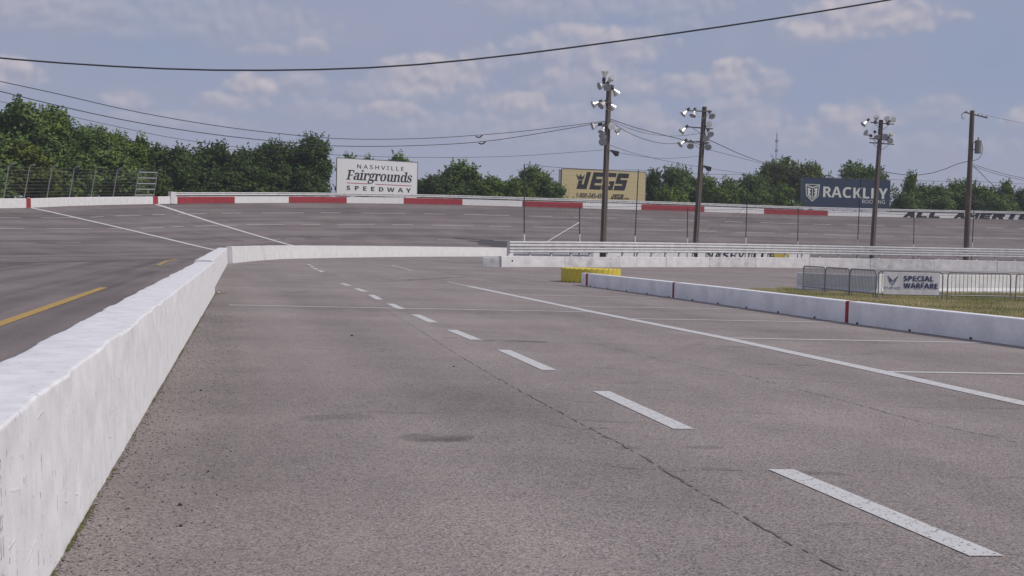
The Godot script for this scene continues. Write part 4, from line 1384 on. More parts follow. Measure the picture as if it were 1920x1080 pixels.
# ---------------------------------------------------------------- poles, lamps and lines
func flood_lamp(parent: Node, at: Vector3, aim: Vector3, size := 1.0, back := Vector3.ZERO):
	var n := Node3D.new()
	n.name = "flood_lamp"
	parent.add_child(n, true)
	n.position = at
	var y := aim.normalized()
	var x := y.cross(Vector3(0.31, 0.2, 0.9)).normalized()
	n.basis = Basis(x, y, x.cross(y)).scaled(Vector3.ONE * size)
	part(n, "reflector", reflector, M.aluminium)
	part(n, "lens", lens, M.lamp_glass)
	part(n, "ballast_housing", ballast, M.ballast)

var reflector: ArrayMesh
var lens: ArrayMesh
var ballast: ArrayMesh

func light_pole(at: Vector3, top: Vector3, label: String, arms: Array, lamps: Array, flood: Vector3) -> Node3D:
	var t := thing("light_pole", at, label, "light pole", "wooden floodlight poles behind the guardrail")
	var m := MB.new()
	m.tube([Vector3(0, -0.2, 0), top * 0.25, top * 0.5, top * 0.75, top], [0.22, 0.21, 0.20, 0.19, 0.175], 14)
	part(t, "pole", m.mesh(), M.pole_wood)
	for a in arms:
		var p0 := Vector3(a[0], a[1], 0.17)
		var p1 := Vector3(a[2], a[3], 0.17)
		var am := MB.new()
		am.box((p0 + p1) / 2, Vector3(p0.distance_to(p1), 0.09, 0.09), Basis(Vector3.BACK, atan2(p1.y - p0.y, p1.x - p0.x)), 0.008)
		part(t, "crossarm", am.mesh(), M.board_back)
		for e in [p0, p1]:
			var on: Vector3 = top * ((e.y - 0.62) / top.y)
			if absf(e.x - on.x) < 0.5:
				continue
			var bm := MB.new()
			bm.tube([e.lerp(Vector3(on.x, e.y, 0.17), 0.35) - Vector3(0, 0.04, 0), on + Vector3(0, 0, 0.15)], 0.022, 6)
			part(t, "brace", bm.mesh(), M.steel)
	for l in lamps:
		flood_lamp(t, Vector3(l[0], l[1], l[5] if l.size() > 5 else 0.25), Vector3(l[2], l[3], l[4]), 0.98)
	if flood != Vector3.ZERO:                          # a dark box floodlight on a short bracket
		var fm := MB.new()
		fm.plate(PackedVector2Array([Vector2(-0.30, 0.17), Vector2(0.30, 0.06), Vector2(0.26, -0.24), Vector2(0.05, -0.24)]), flood - Vector3(0, 0, 0.2), Basis.IDENTITY, 0.4)
		var fl := part(t, "box_floodlight", fm.mesh(), M.ballast)
		var br := MB.new()
		br.tube([Vector3(top.x * flood.y / top.y, flood.y + 0.15, 0), flood + Vector3(-0.15, 0.05, 0)], 0.03, 6)
		part(fl, "bracket", br.mesh(), M.steel)
	# conduit down the pole
	var cd := MB.new()
	cd.tube([Vector3(0.02, 0.2, 0.22), top * 0.5 + Vector3(-0.01, 0, 0.195), top * 0.93 + Vector3(0, 0, 0.16)], 0.022, 6)
	part(t, "conduit", cd.mesh(), M.steel)
	return t

func cable(pts: Array, r: float, label: String):
	var path := smooth_path(pts, 1.2)
	var m := MB.new(pts[0])
	m.tube(path, r, 6)
	solo("power_cable", pts[0], m.mesh(), M.cable, label, "cable")

func build_poles():
	var m := MB.new()
	m.lathe(PackedVector2Array([Vector2(0.06, -0.22), Vector2(0.10, -0.20), Vector2(0.13, -0.10), Vector2(0.20, 0.06), Vector2(0.265, 0.20), Vector2(0.275, 0.225), Vector2(0.262, 0.225), Vector2(0.19, 0.07), Vector2(0.12, -0.09), Vector2(0.06, -0.18)]), Vector3.ZERO, Basis.IDENTITY, 20)
	reflector = m.mesh()
	m = MB.new()
	m.lathe(PackedVector2Array([Vector2(0.258, 0.19), Vector2(0.258, 0.205), Vector2(0.15, 0.22), Vector2(0.0, 0.225)]), Vector3.ZERO, Basis.IDENTITY, 20)
	lens = m.mesh()
	m = MB.new()
	m.box(Vector3(0, -0.37, 0), Vector3(0.2, 0.3, 0.2), Basis.IDENTITY, 0.03)
	m.tube([Vector3(0, -0.25, 0), Vector3(0, -0.2, 0)], 0.06, 8)
	ballast = m.mesh()
	light_pole(Vector3(6.10, 0, -87.0), Vector3(0.13, 12.3, 0), "tallest wooden light pole crowded with lamps, in front of the tan billboard",
		[[-0.35, 12.35, 0.45, 12.2], [-0.5, 11.1, 0.35, 11.05], [-0.5, 9.55, 0.55, 9.5], [-0.3, 8.75, 0.3, 8.75]],
		[[-0.21, 12.96, 0.1, 1.0, 0.3], [0.19, 12.6, 0.5, 0.6, 0.5], [-0.38, 12.2, -0.8, -0.3, 0.4], [-0.1, 12.15, 0.3, -0.5, 0.8, 0.4], [0.55, 11.87, 0.6, -0.6, -0.4, -0.2], [-0.77, 10.98, -0.95, -0.45, 0.25], [-0.30, 10.95, -0.6, -0.6, 0.5], [0.32, 10.9, 0.6, -0.5, -0.5, -0.3],
			[-0.76, 9.50, -0.95, -0.3, 0.25], [-0.24, 9.22, -0.3, -0.8, 0.4], [0.28, 9.38, 0.4, 0.2, 0.8], [0.66, 9.25, 0.85, -0.45, 0.3], [-0.22, 8.92, -0.1, -0.6, 0.7], [-0.22, 8.45, -0.1, -0.3, 0.95]], Vector3(0.62, 7.74, 0))
	light_pole(Vector3(13.82, 0, -97.5), Vector3(0.44, 12.1, 0), "second tall light pole with three tiers of lamps on crossarms",
		[[-0.80, 11.76, 0.98, 11.74], [-0.93, 10.55, 1.10, 10.44], [-1.06, 9.46, 0.89, 9.38]],
		[[-1.08, 11.60, -0.7, -0.7, 0.2], [-0.42, 11.55, -0.3, -0.85, 0.4], [0.92, 11.49, 0.2, -0.6, 0.7], [-1.15, 10.30, -0.7, -0.7, 0.25], [0.68, 10.72, 0.3, 0.1, 0.9], [0.85, 10.11, 0.2, -0.6, 0.75], [0.55, 9.75, 0.1, -0.5, 0.8], [-1.22, 9.30, -0.75, -0.6, 0.3], [-0.58, 9.20, -0.1, -0.6, 0.75], [0.72, 9.12, 0.1, -0.5, 0.85]], Vector3(0.78, 7.50, 0))
	light_pole(Vector3(30.10, 0, -107.5), Vector3(0.41, 12.45, 0), "light pole rising in front of the navy billboard, lamps on thin arms",
		[[-0.52, 12.22, 1.45, 12.1], [-0.56, 10.87, 0.92, 10.79], [-0.55, 10.53, 1.51, 10.43]],
		[[-1.0, 12.15, -0.7, -0.65, 0.2], [-0.08, 12.55, 0.0, 0.8, 0.5], [0.84, 12.42, -0.3, 0.6, 0.6], [1.25, 12.42, 0.3, 0.1, 0.95], [-0.75, 11.25, -0.8, 0.35, 0.4], [-0.03, 11.14, 0.1, -0.7, 0.6], [0.62, 11.12, 0.2, -0.4, 0.85], [1.17, 11.19, 0.4, 0.6, 0.6], [1.07, 10.72, 0.1, -0.2, 0.95]], Vector3.ZERO)
	# utility pole with a transformer
	var t := thing("utility_pole", Vector3(39.26, 0, -111.0), "utility pole with a grey transformer can near the right edge", "utility pole")
	m = MB.new()
	m.tube([Vector3(0, -0.2, 0), Vector3(0.04, 6.5, 0), Vector3(0.09, 13.8, 0)], [0.25, 0.23, 0.19], 14)
	part(t, "pole", m.mesh(), M.pole_wood)
	m = MB.new()
	m.lathe(PackedVector2Array([Vector2(0, 0), Vector2(0.24, 0.0), Vector2(0.27, 0.04), Vector2(0.27, 1.02), Vector2(0.29, 1.04), Vector2(0.29, 1.09), Vector2(0.2, 1.16), Vector2(0, 1.18)]), Vector3(0.66, 10.12, 0.1), Basis.IDENTITY, 20)
	var tr := part(t, "transformer", m.mesh(), M.transformer)
	m = MB.new()
	m.lathe(PackedVector2Array([Vector2(0.0, 0), Vector2(0.07, 0.0), Vector2(0.04, 0.06), Vector2(0.08, 0.09), Vector2(0.04, 0.14), Vector2(0.07, 0.17), Vector2(0.03, 0.24), Vector2(0.0, 0.25)]), Vector3(0.66, 11.3, 0.1), Basis.IDENTITY, 12)
	part(tr, "bushing", m.mesh(), M.porcelain)
	for y in [10.45, 11.05]:
		m = MB.new()
		m.box(Vector3(0.27, y, 0.05), Vector3(0.36, 0.07, 0.1), Basis.IDENTITY, 0.01)
		part(tr, "bracket", m.mesh(), M.dark_steel)
	m = MB.new()
	m.tube([Vector3(0.9, 11.1, 0.1), Vector3(1.05, 10.7, 0.1), Vector3(1.02, 10.1, 0.1), Vector3(0.75, 9.65, 0.08), Vector3(0.2, 9.45, 0.05)], 0.025, 6)
	part(tr, "drop_lead", m.mesh(), M.cable)
	m = MB.new()
	m.box(Vector3(0.35, 13.42, 0.12), Vector3(2.1, 0.1, 0.09), Basis(Vector3.BACK, -0.22), 0.008)
	var ca := part(t, "crossarm", m.mesh(), M.pole_wood)
	for x in [-0.45, 0.6, 0.9, 1.25]:
		m = MB.new()
		m.lathe(PackedVector2Array([Vector2(0, 0), Vector2(0.05, 0.0), Vector2(0.03, 0.05), Vector2(0.06, 0.08), Vector2(0.03, 0.14), Vector2(0.0, 0.16)]), Vector3(x, 13.46 - 0.22 * (x - 0.35), 0.12), Basis.IDENTITY, 10)
		part(ca, "insulator", m.mesh(), M.porcelain)
	m = MB.new()
	m.tube([Vector3(-0.6, 13.62, 0.1), Vector3(-0.85, 13.45, 0.1), Vector3(-0.8, 13.05, 0.1), Vector3(-0.6, 13.1, 0.1)], 0.03, 6)
	part(t, "fuse_cutout", m.mesh(), M.dark_steel)
	# lines
	cable([Vector3(-34.0, 8.9, -30.0), Vector3(-20.0, 6.35, -30.0), Vector3(-13.93, 5.68, -30.0), Vector3(-10.2, 5.43, -30.0), Vector3(-6.46, 5.38, -30.0), Vector3(-2.36, 5.61, -30.0), Vector3(2.84, 6.35, -30.0), Vector3(8.52, 7.36, -30.0), Vector3(14.0, 8.55, -30.0), Vector3(22.0, 10.8, -30.0)], 0.021, "thick dark cable sagging across the whole sky above everything")
	cable([Vector3(-40.0, 11.5, -48.0), Vector3(-26.61, 8.92, -60.0), Vector3(-23.06, 8.38, -64.0), Vector3(-19.96, 7.85, -67.0), Vector3(-16.72, 7.56, -71.0), Vector3(-13.73, 7.44, -74.0), Vector3(-10.45, 7.45, -77.0), Vector3(-6.2, 7.8, -80.0), Vector3(-2.29, 8.33, -82.5), Vector3(1.15, 8.9, -84.5), Vector3(6.15, 9.85, -86.85)], 0.022, "upper of the cables running from the tallest light pole to the left")
	cable([Vector3(-40.0, 11.0, -48.0), Vector3(-26.6, 8.53, -60.0), Vector3(-23.05, 7.8, -64.0), Vector3(-19.95, 7.3, -67.0), Vector3(-16.71, 7.06, -71.0), Vector3(-13.72, 6.98, -74.0), Vector3(-10.44, 7.01, -77.0), Vector3(-6.2, 7.37, -80.0), Vector3(-2.28, 7.89, -82.5), Vector3(1.16, 8.62, -84.5), Vector3(6.15, 9.8, -86.85)], 0.024, "second cable from the tallest light pole, below the upper one")
	cable([Vector3(-40.0, 9.8, -48.0), Vector3(-26.6, 7.93, -60.0), Vector3(-23.32, 7.45, -64.0), Vector3(-19.1, 6.77, -69.0), Vector3(-16.82, 6.56, -71.5), Vector3(-13.81, 6.45, -74.5), Vector3(-10.5, 6.5, -77.5), Vector3(-6.22, 6.67, -80.5), Vector3(-0.21, 7.12, -84.0), Vector3(6.15, 7.9, -86.85)], 0.014, "lowest thin wire from the tallest light pole to the left")
	cable([Vector3(6.25, 10.03, -87.0), Vector3(8.31, 9.74, -90.0), Vector3(10.53, 9.55, -93.0), Vector3(12.41, 9.41, -95.5), Vector3(14.1, 9.2, -97.4)], 0.024, "nearly straight cable between the two tallest light poles")
	cable([Vector3(6.25, 9.96, -87.0), Vector3(8.09, 9.54, -89.5), Vector3(10.04, 9.42, -92.0), Vector3(11.88, 9.59, -94.5), Vector3(14.1, 10.1, -97.4)], 0.015, "sagging thin wire between the two tallest light poles")
	cable([Vector3(6.25, 9.92, -87.0), Vector3(7.68, 9.33, -89.0), Vector3(9.43, 8.98, -91.5), Vector3(11.25, 8.97, -94.0), Vector3(14.1, 9.53, -97.4)], 0.02, "deepest sagging cable between the two tallest light poles")
	cable([Vector3(6.19, 8.3, -87.0), Vector3(7.94, 7.98, -89.5), Vector3(10.14, 7.76, -92.5), Vector3(12.47, 7.6, -95.5), Vector3(18.54, 7.35, -102.0)], 0.014, "thin wire falling from the tallest light pole to a fence post")
	cable([Vector3(6.2, 7.87, -87.0), Vector3(8.74, 7.73, -90.0), Vector3(10.97, 7.83, -93.0), Vector3(14.05, 8.36, -97.4)], 0.014, "low slack wire between the two tallest light poles")
	cable([Vector3(14.2, 9.8, -97.5), Vector3(17.5, 10.25, -110.0), Vector3(22.88, 10.9, -130.0), Vector3(29.04, 11.52, -150.0), Vector3(48.0, 14.5, -212.0)], 0.03, "thick line running from the second light pole into the trees behind")
	cable([Vector3(14.2, 8.97, -97.5), Vector3(17.53, 9.6, -110.0), Vector3(22.89, 10.55, -130.0), Vector3(29.55, 11.2, -150.0), Vector3(48.5, 13.6, -212.0)], 0.02, "thinner line under the thick one behind the second light pole")
	cable([Vector3(39.3, 9.49, -110.9), Vector3(37.99, 9.1, -111.0), Vector3(37.09, 8.67, -111.0), Vector3(36.18, 8.37, -111.0), Vector3(35.03, 8.16, -111.0), Vector3(33.11, 8.1, -110.0), Vector3(30.4, 8.25, -107.6)], 0.03, "sagging cable between the utility pole and the pole by the navy billboard")
	cable([Vector3(39.3, 9.23, -111.0), Vector3(43.34, 9.2, -120.0), Vector3(47.9, 8.92, -130.0), Vector3(66.0, 8.4, -170.0)], 0.03, "steep cable dropping behind the utility pole")
	cable([Vector3(39.3, 9.27, -111.0), Vector3(41.61, 8.75, -112.0), Vector3(43.88, 8.38, -113.0), Vector3(49.41, 7.95, -116.0), Vector3(60.0, 8.2, -120.0)], 0.02, "upper wire leaving the utility pole towards the right edge")
	cable([Vector3(39.3, 9.13, -111.0), Vector3(41.85, 8.5, -112.0), Vector3(44.83, 8.03, -113.0), Vector3(49.42, 7.71, -116.0), Vector3(60.0, 7.9, -120.0)], 0.018, "lower wire leaving the utility pole towards the right edge")
	cable([Vector3(40.5, 13.4, -110.9), Vector3(43.31, 13.08, -112.0), Vector3(49.27, 12.66, -115.0), Vector3(62.0, 12.6, -121.0)], 0.012, "very thin wire from the utility pole's crossarm")
	# bits of line hardware
	for q in [[Vector3(-2.3, 8.31, -82.5), "upper"], [Vector3(-2.1, 7.9, -82.6), "second"]]:
		m = MB.new()
		m.tube([Vector3(-0.28, -0.08, 0), Vector3(-0.1, -0.14, 0), Vector3(0.05, -0.1, 0), Vector3(0.16, 0.02, 0)], 0.045, 6)
		solo("cable_splice", q[0], m.mesh(), M.dark_steel, "small dark splice hanging on the %s cable left of the tallest light pole" % q[1], "splice")
	# far radio mast
	t = thing("radio_mast", Vector3(121.9, 0, -600.0), "thin distant radio mast rising above the trees", "mast")
	m = MB.new()
	for k in 3:
		var a := TAU * k / 3.0
		m.tube([Vector3(cos(a) * 0.45, 0, sin(a) * 0.45), Vector3(cos(a) * 0.35, 55.0, sin(a) * 0.35)], 0.09, 5)
	for k in 55:
		var a := TAU * (k % 3) / 3.0
		var b := TAU * ((k + 1) % 3) / 3.0
		m.tube([Vector3(cos(a) * 0.42, k, sin(a) * 0.42), Vector3(cos(b) * 0.42, k + 1.0, sin(b) * 0.42)], 0.05, 4, false)
	part(t, "lattice", m.mesh(), M.steel)
	for y in [47.0, 51.5]:
		m = MB.new()
		m.box(Vector3(0, y, 0), Vector3(1.3, 1.0, 1.0), Basis.IDENTITY, 0.1)
		part(t, "antenna", m.mesh(), M.steel)
	m = MB.new()
	m.tube([Vector3(0, 55, 0), Vector3(0, 57.2, 0)], 0.07, 5)
	part(t, "tip", m.mesh(), M.steel)

# ---------------------------------------------------------------- billboards
func billboard(bl: Vector3, br: Vector3, height: float, face: Material, label: String) -> Node3D:
	var b := yaw_basis(br - bl)
	var gy := verge(bl.x, bl.z)
	var t := thing("billboard", Vector3(bl.x, gy, bl.z), label, "billboard", "", b)
	var l := Vector2(br.x - bl.x, br.z - bl.z).length()
	var lo := bl.y - gy
	var m := MB.new()
	m.box(Vector3(l / 2, lo + height / 2, -0.06), Vector3(l, height, 0.12), Basis.IDENTITY, 0.01)
	part(t, "panel", m.mesh(), face)
	for q in [[Vector3(l / 2, lo + height + 0.03, -0.05), Vector3(l + 0.12, 0.06, 0.18)], [Vector3(l / 2, lo - 0.03, -0.05), Vector3(l + 0.12, 0.06, 0.18)], [Vector3(-0.03, lo + height / 2, -0.05), Vector3(0.06, height, 0.18)], [Vector3(l + 0.03, lo + height / 2, -0.05), Vector3(0.06, height, 0.18)]]:
		m = MB.new()
		m.box(q[0], q[1], Basis.IDENTITY, 0.01)
		part(t, "trim", m.mesh(), M.board_back)
	for k in 4:
		m = MB.new()
		m.tube([Vector3(l * (k + 0.5) / 4.0, -0.3, -0.3), Vector3(l * (k + 0.5) / 4.0, lo + height * 0.97, -0.3)], 0.14, 10)
		part(t, "support_post", m.mesh(), M.pole_wood)
	for y in [0.2, 0.8]:
		m = MB.new()
		m.box(Vector3(l / 2, lo + height * y, -0.2), Vector3(l * 0.96, 0.14, 0.1), Basis.IDENTITY, 0.01)
		part(t, "stringer", m.mesh(), M.board_back)
	return t

func shape(parent: Node, called: String, outlines: Array, at: Vector3, scale: Vector2, shear: float, material: Material):
	var m := MB.new()
	for o in outlines:
		var outline := PackedVector2Array(o)
		if Geometry2D.is_polygon_clockwise(outline):
			outline.reverse()
		m.plate(outline, at, Basis(Vector3(scale.x, 0, 0), Vector3(scale.y * shear, scale.y, 0), Vector3(0, 0, 1)), 0.02)
	part(parent, called, m.mesh(), material)

func build_billboards():
	var h := 4.75
	var t := billboard(Vector3(-23.0, 7.05, -166.0), Vector3(-13.05, 7.05, -172.0), h, M.sign_white, "white billboard with a script and block letter racetrack logo, left of centre")
	var lo: float = 7.05 - t.position.y
	var l := 11.62
	lettering(t, "NASHVILLE", font(false, false, 14), Vector3(l * 0.535, lo + h * 0.80, 0.012), l * 0.58, 0.52, M.ink, 0.0)
	lettering(t, "Fairgrounds", font(true, true, -3), Vector3(l * 0.525, lo + h * 0.525, 0.012), l * 0.81, 1.75, M.ink, 0.2)
	var bar := MB.new()
	bar.box(Vector3(l * 0.255, lo + h * 0.335, 0.01), Vector3(l * 0.27, 0.085, 0.02))
	bar.box(Vector3(l * 0.70, lo + h * 0.335, 0.01), Vector3(l * 0.455, 0.085, 0.02))
	part(t, "rose_rule", bar.mesh(), M.sign_rose)
	lettering(t, "SPEEDWAY", font(false, true, 26), Vector3(l * 0.52, lo + h * 0.20, 0.012), l * 0.80, 0.58, M.ink, 0.0)
	# tan board
	h = 4.75
	t = billboard(Vector3(6.98, 7.75, -190.0), Vector3(19.82, 7.75, -194.0), h, M.sign_tan, "tan billboard with large slanted dark block letters behind the tallest pole")
	lo = 7.75 - t.position.y
	var glyphs := {
		"J": [[Vector2(0, 0), Vector2(0.85, 0), Vector2(0.85, 1), Vector2(0.5, 1), Vector2(0.5, 0.27), Vector2(0.33, 0.27), Vector2(0.33, 0.5), Vector2(0, 0.5)]],
		"E": [[Vector2(0, 0), Vector2(0.97, 0), Vector2(0.97, 0.24), Vector2(0.35, 0.24), Vector2(0.35, 0.38), Vector2(0.9, 0.38), Vector2(0.9, 0.62), Vector2(0.35, 0.62), Vector2(0.35, 0.76), Vector2(0.97, 0.76), Vector2(0.97, 1), Vector2(0, 1)]],
		"G": [[Vector2(0.06, 0), Vector2(0.97, 0), Vector2(0.97, 0.52), Vector2(0.52, 0.52), Vector2(0.52, 0.36), Vector2(0.66, 0.36), Vector2(0.66, 0.23), Vector2(0.32, 0.23), Vector2(0.32, 0.77), Vector2(0.97, 0.77), Vector2(0.97, 1), Vector2(0, 1), Vector2(0, 0.06)]],
		"S": [[Vector2(0, 0), Vector2(0.9, 0), Vector2(0.97, 0.08), Vector2(0.97, 0.62), Vector2(0.35, 0.62), Vector2(0.35, 0.73), Vector2(0.99, 0.73), Vector2(0.99, 1), Vector2(0.08, 1), Vector2(0, 0.93), Vector2(0, 0.38), Vector2(0.62, 0.38), Vector2(0.62, 0.27), Vector2(0, 0.27)]]}
	var word := "JEGS"
	for k in 4:
		shape(t, "lettering", glyphs[word[k]], Vector3([2.35, 4.35, 6.25, 8.25][k], lo + 1.86, 0.005), Vector2(1.86, 2.55), 0.26, M.ink)
		shape(t, "lettering", glyphs[word[k]], Vector3(7.85 + k * 0.50, lo + 0.52, 0.005), Vector2(0.46, 0.74), 0.2, M.ink)
	shape(t, "crown", [[Vector2(0.18, 0), Vector2(0.82, 0), Vector2(1.05, 0.95), Vector2(0.68, 0.42), Vector2(0.5, 1.0), Vector2(0.32, 0.42), Vector2(-0.05, 0.95)]], Vector3(2.32, lo + 3.25, 0.005), Vector2(1.25, 0.85), 0.0, M.ink)
	lettering(t, "1-800-345-45", font(false, true), Vector3(4.35, lo + 0.92, 0.012), 4.1, 0.72, M.ink, 0.22)
	lettering(t, ".com", font(false, true), Vector3(10.35, lo + 0.66, 0.012), 0.85, 0.26, M.ink, 0.1)
	var edge := MB.new()
	edge.box(Vector3(-0.22, lo + h / 2 - 0.2, -0.25), Vector3(0.3, h + 0.2, 0.35), Basis.IDENTITY, 0.03)
	part(t, "side_column", edge.mesh(), M.galvanised)
	# navy board
	h = 4.9
	t = billboard(Vector3(45.6, 7.95, -204.0), Vector3(60.55, 7.95, -207.0), h, M.sign_navy, "navy blue billboard with a shield emblem and pale capital letters")
	lo = 7.95 - t.position.y
	l = 15.25
	lettering(t, "RACKLEY", font(false, true), Vector3(l * 0.61, lo + h * 0.56, 0.012), l * 0.73, 1.72, M.sign_letter, 0.0)
	lettering(t, "ROOFING", font(false, false), Vector3(l * 0.82, lo + h * 0.285, 0.012), l * 0.26, 0.58, M.sign_letter, 0.0)
	var at := Vector3(l * 0.125, lo + h * 0.52, 0.005)
	# outline of the shield as a band of four-sided pieces, then the two facing forms inside
	var ring := [Vector2(-1, 0.85), Vector2(0, 0.62), Vector2(1, 0.85), Vector2(0.86, -0.35), Vector2(0, -1.0), Vector2(-0.86, -0.35)]
	var inner := [Vector2(-0.88, 0.72), Vector2(0, 0.49), Vector2(0.88, 0.72), Vector2(0.76, -0.30), Vector2(0, -0.86), Vector2(-0.76, -0.30)]
	var pieces := []
	for k in 6:
		pieces.append([ring[k], ring[(k + 1) % 6], inner[(k + 1) % 6], inner[k]])
	pieces.append([Vector2(-1, 0.85), Vector2(1, 0.85), Vector2(1, 0.93), Vector2(-1, 0.93)])
	for sx in [-1.0, 1.0]:
		var o := []
		for q in [Vector2(0.70, 0.56), Vector2(0.22, 0.42), Vector2(0.22, 0.28), Vector2(0.42, 0.20), Vector2(0.18, -0.05), Vector2(0.42, -0.12), Vector2(0.16, -0.45), Vector2(0.16, -0.66), Vector2(0.62, -0.28)]:
			o.append(Vector2(q.x * sx, q.y))
		pieces.append(o)
	pieces.append([Vector2(-0.05, 0.42), Vector2(-0.05, -0.75), Vector2(0.05, -0.75), Vector2(0.05, 0.42)])
	shape(t, "shield_emblem", pieces, at, Vector2(1.22, 1.45), 0.0, M.sign_letter)

# ---------------------------------------------------------------- trees
# lobes: [centre, radii]; leaves are small folded faces scattered through the outer part of each lobe
func crown_mesh(seed_: int, w: float, h: float, lobes: int, leaves: int, size: float, shape_: String) -> ArrayMesh:
	rng.seed = seed_
	var m := MB.new()
	var ls := []
	for k in lobes:
		var a := rng.randf() * TAU
		var t := rng.randf()
		var reach := 0.0
		var y := 0.0
		match shape_:
			"round":
				y = lerpf(0.22, 0.86, t); reach = 0.36 * sqrt(maxf(0.0, 1.0 - pow(absf(t - 0.38) / 0.72, 2.0)))
			"bush":
				y = lerpf(0.18, 0.78, t); reach = 0.42 * (1.0 - 0.65 * t)
			"tall":
				y = lerpf(0.15, 0.9, t); reach = 0.36 * (1.0 - 0.55 * t * t)
			"point":
				y = lerpf(0.15, 0.9, t); reach = 0.36 * (1.0 - 0.75 * t)
			"spread":
				y = lerpf(0.38, 0.88, t); reach = 0.42 * sqrt(maxf(0.0, 1.0 - pow((t - 0.2) / 0.85, 2.0)))
		reach *= sqrt(rng.randf())
		var r := rng.randf_range(0.085, 0.19) * w
		if shape_ == "point":
			r *= 0.8
		ls.append([Vector3(cos(a) * reach * w, y * h, sin(a) * reach * w), Vector3(r, r * rng.randf_range(0.7, 1.15) * (1.5 if shape_ == "point" else 1.0), r), rng.randf_range(0.8, 1.2), rng.randf_range(-0.12, 0.12)])
	var total := 0.0
	for l in ls:
		total += l[1].x * l[1].x
	for l in ls:
		var n := int(leaves * l[1].x * l[1].x / total)
		for k in n:
			var d := Vector3(rng.randfn(), rng.randfn(), rng.randfn()).normalized()
			var rr := 1.0 - 0.5 * pow(rng.randf(), 1.6)
			if rng.randf() < 0.07:
				rr = rng.randf_range(1.0, 1.3)         # sprays that stick out
			var p: Vector3 = l[0] + d * l[1] * rr
			if p.y < 0.05:
				p.y = 0.05 + rng.randf() * 0.4
			var nn := (d * 0.8 + Vector3(rng.randfn(), rng.randfn() + 0.5, rng.randfn()) * 0.75).normalized()
			var t := nn.cross(Vector3(rng.randfn(), rng.randfn(), rng.randfn())).normalized()
			var b := nn.cross(t)
			var s := size * rng.randf_range(0.6, 1.35)
			var g: float = l[2] * rng.randf_range(0.86, 1.14)
			m.col = Color((0.108 + 0.06 * l[3]) * g + rng.randf() * 0.014, 0.170 * g, 0.048 * g)
			var a0 := p - t * s * 0.6
			var a1 := p + b * s * 0.32 - nn * s * 0.12
			var a2 := p + t * s * 0.6
			var a3 := p - b * s * 0.32 - nn * s * 0.12
			var first := m.n.size()
			m.tri(a0, a2, a1) if (a2 - a0).cross(a1 - a0).dot(nn) > 0.0 else m.tri(a0, a1, a2)
			m.tri(a0, a3, a2) if (a3 - a0).cross(a2 - a0).dot(nn) > 0.0 else m.tri(a0, a2, a3)
			for q in range(first, m.n.size()):         # a leaf is curved: its normals lean towards the clump's
				if m.n[q].dot(d) > 0.0:
					m.n[q] = (m.n[q] + d * 0.9).normalized()
		for k in 5:                                    # shoots that stand out of the crown
			var d := Vector3(rng.randfn() * 0.7, absf(rng.randfn()) + 0.5, rng.randfn() * 0.7).normalized()
			var p0: Vector3 = l[0] + d * l[1] * 0.9
			var long := rng.randf_range(0.35, 1.0)
			for q in 9:
				var p := p0 + (d + Vector3(0, 0.4, 0)) * long * q / 9.0 + Vector3(rng.randfn(), rng.randfn(), rng.randfn()) * 0.07
				var nn := Vector3(rng.randfn(), rng.randfn() + 0.4, rng.randfn()).normalized()
				var t := nn.cross(Vector3(rng.randfn(), rng.randfn(), rng.randfn())).normalized()
				var b := nn.cross(t)
				var s := size * rng.randf_range(0.5, 0.95)
				var g: float = l[2] * rng.randf_range(0.8, 1.35)
				m.col = Color(0.115 * g, 0.176 * g, 0.05 * g)
				m.tri(p - t * s * 0.6, p + t * s * 0.6, p + b * s * 0.4)
				m.tri(p - t * s * 0.6, p - b * s * 0.4, p + t * s * 0.6)
	return m.mesh()

func trunk_mesh(seed_: int, w: float, h: float) -> ArrayMesh:
	rng.seed = seed_
	var m := MB.new()
	var r := 0.018 * h + 0.04
	var top := Vector3(rng.randf_range(-0.4, 0.4), h * 0.82, rng.randf_range(-0.4, 0.4))
	m.tube([Vector3(0, -0.4, 0), Vector3(0, 0.15, 0), top * 0.45 + Vector3(rng.randf_range(-0.15, 0.15), 0, 0), top], [r * 1.5, r, r * 0.7, r * 0.15], 9)
	for k in 8:
		var y := lerpf(0.18, 0.62, k / 7.0)
		var a := k * 2.4 + rng.randf()
		var p0 := top * y
		var d := Vector3(cos(a), 0.75, sin(a)) * w * rng.randf_range(0.25, 0.36)
		m.tube([p0, p0 + d * 0.5 + Vector3(0, 0.1, 0), p0 + d + Vector3(0, w * 0.05, 0)], [r * 0.5, r * 0.3, r * 0.08], 6)
	return m.mesh()

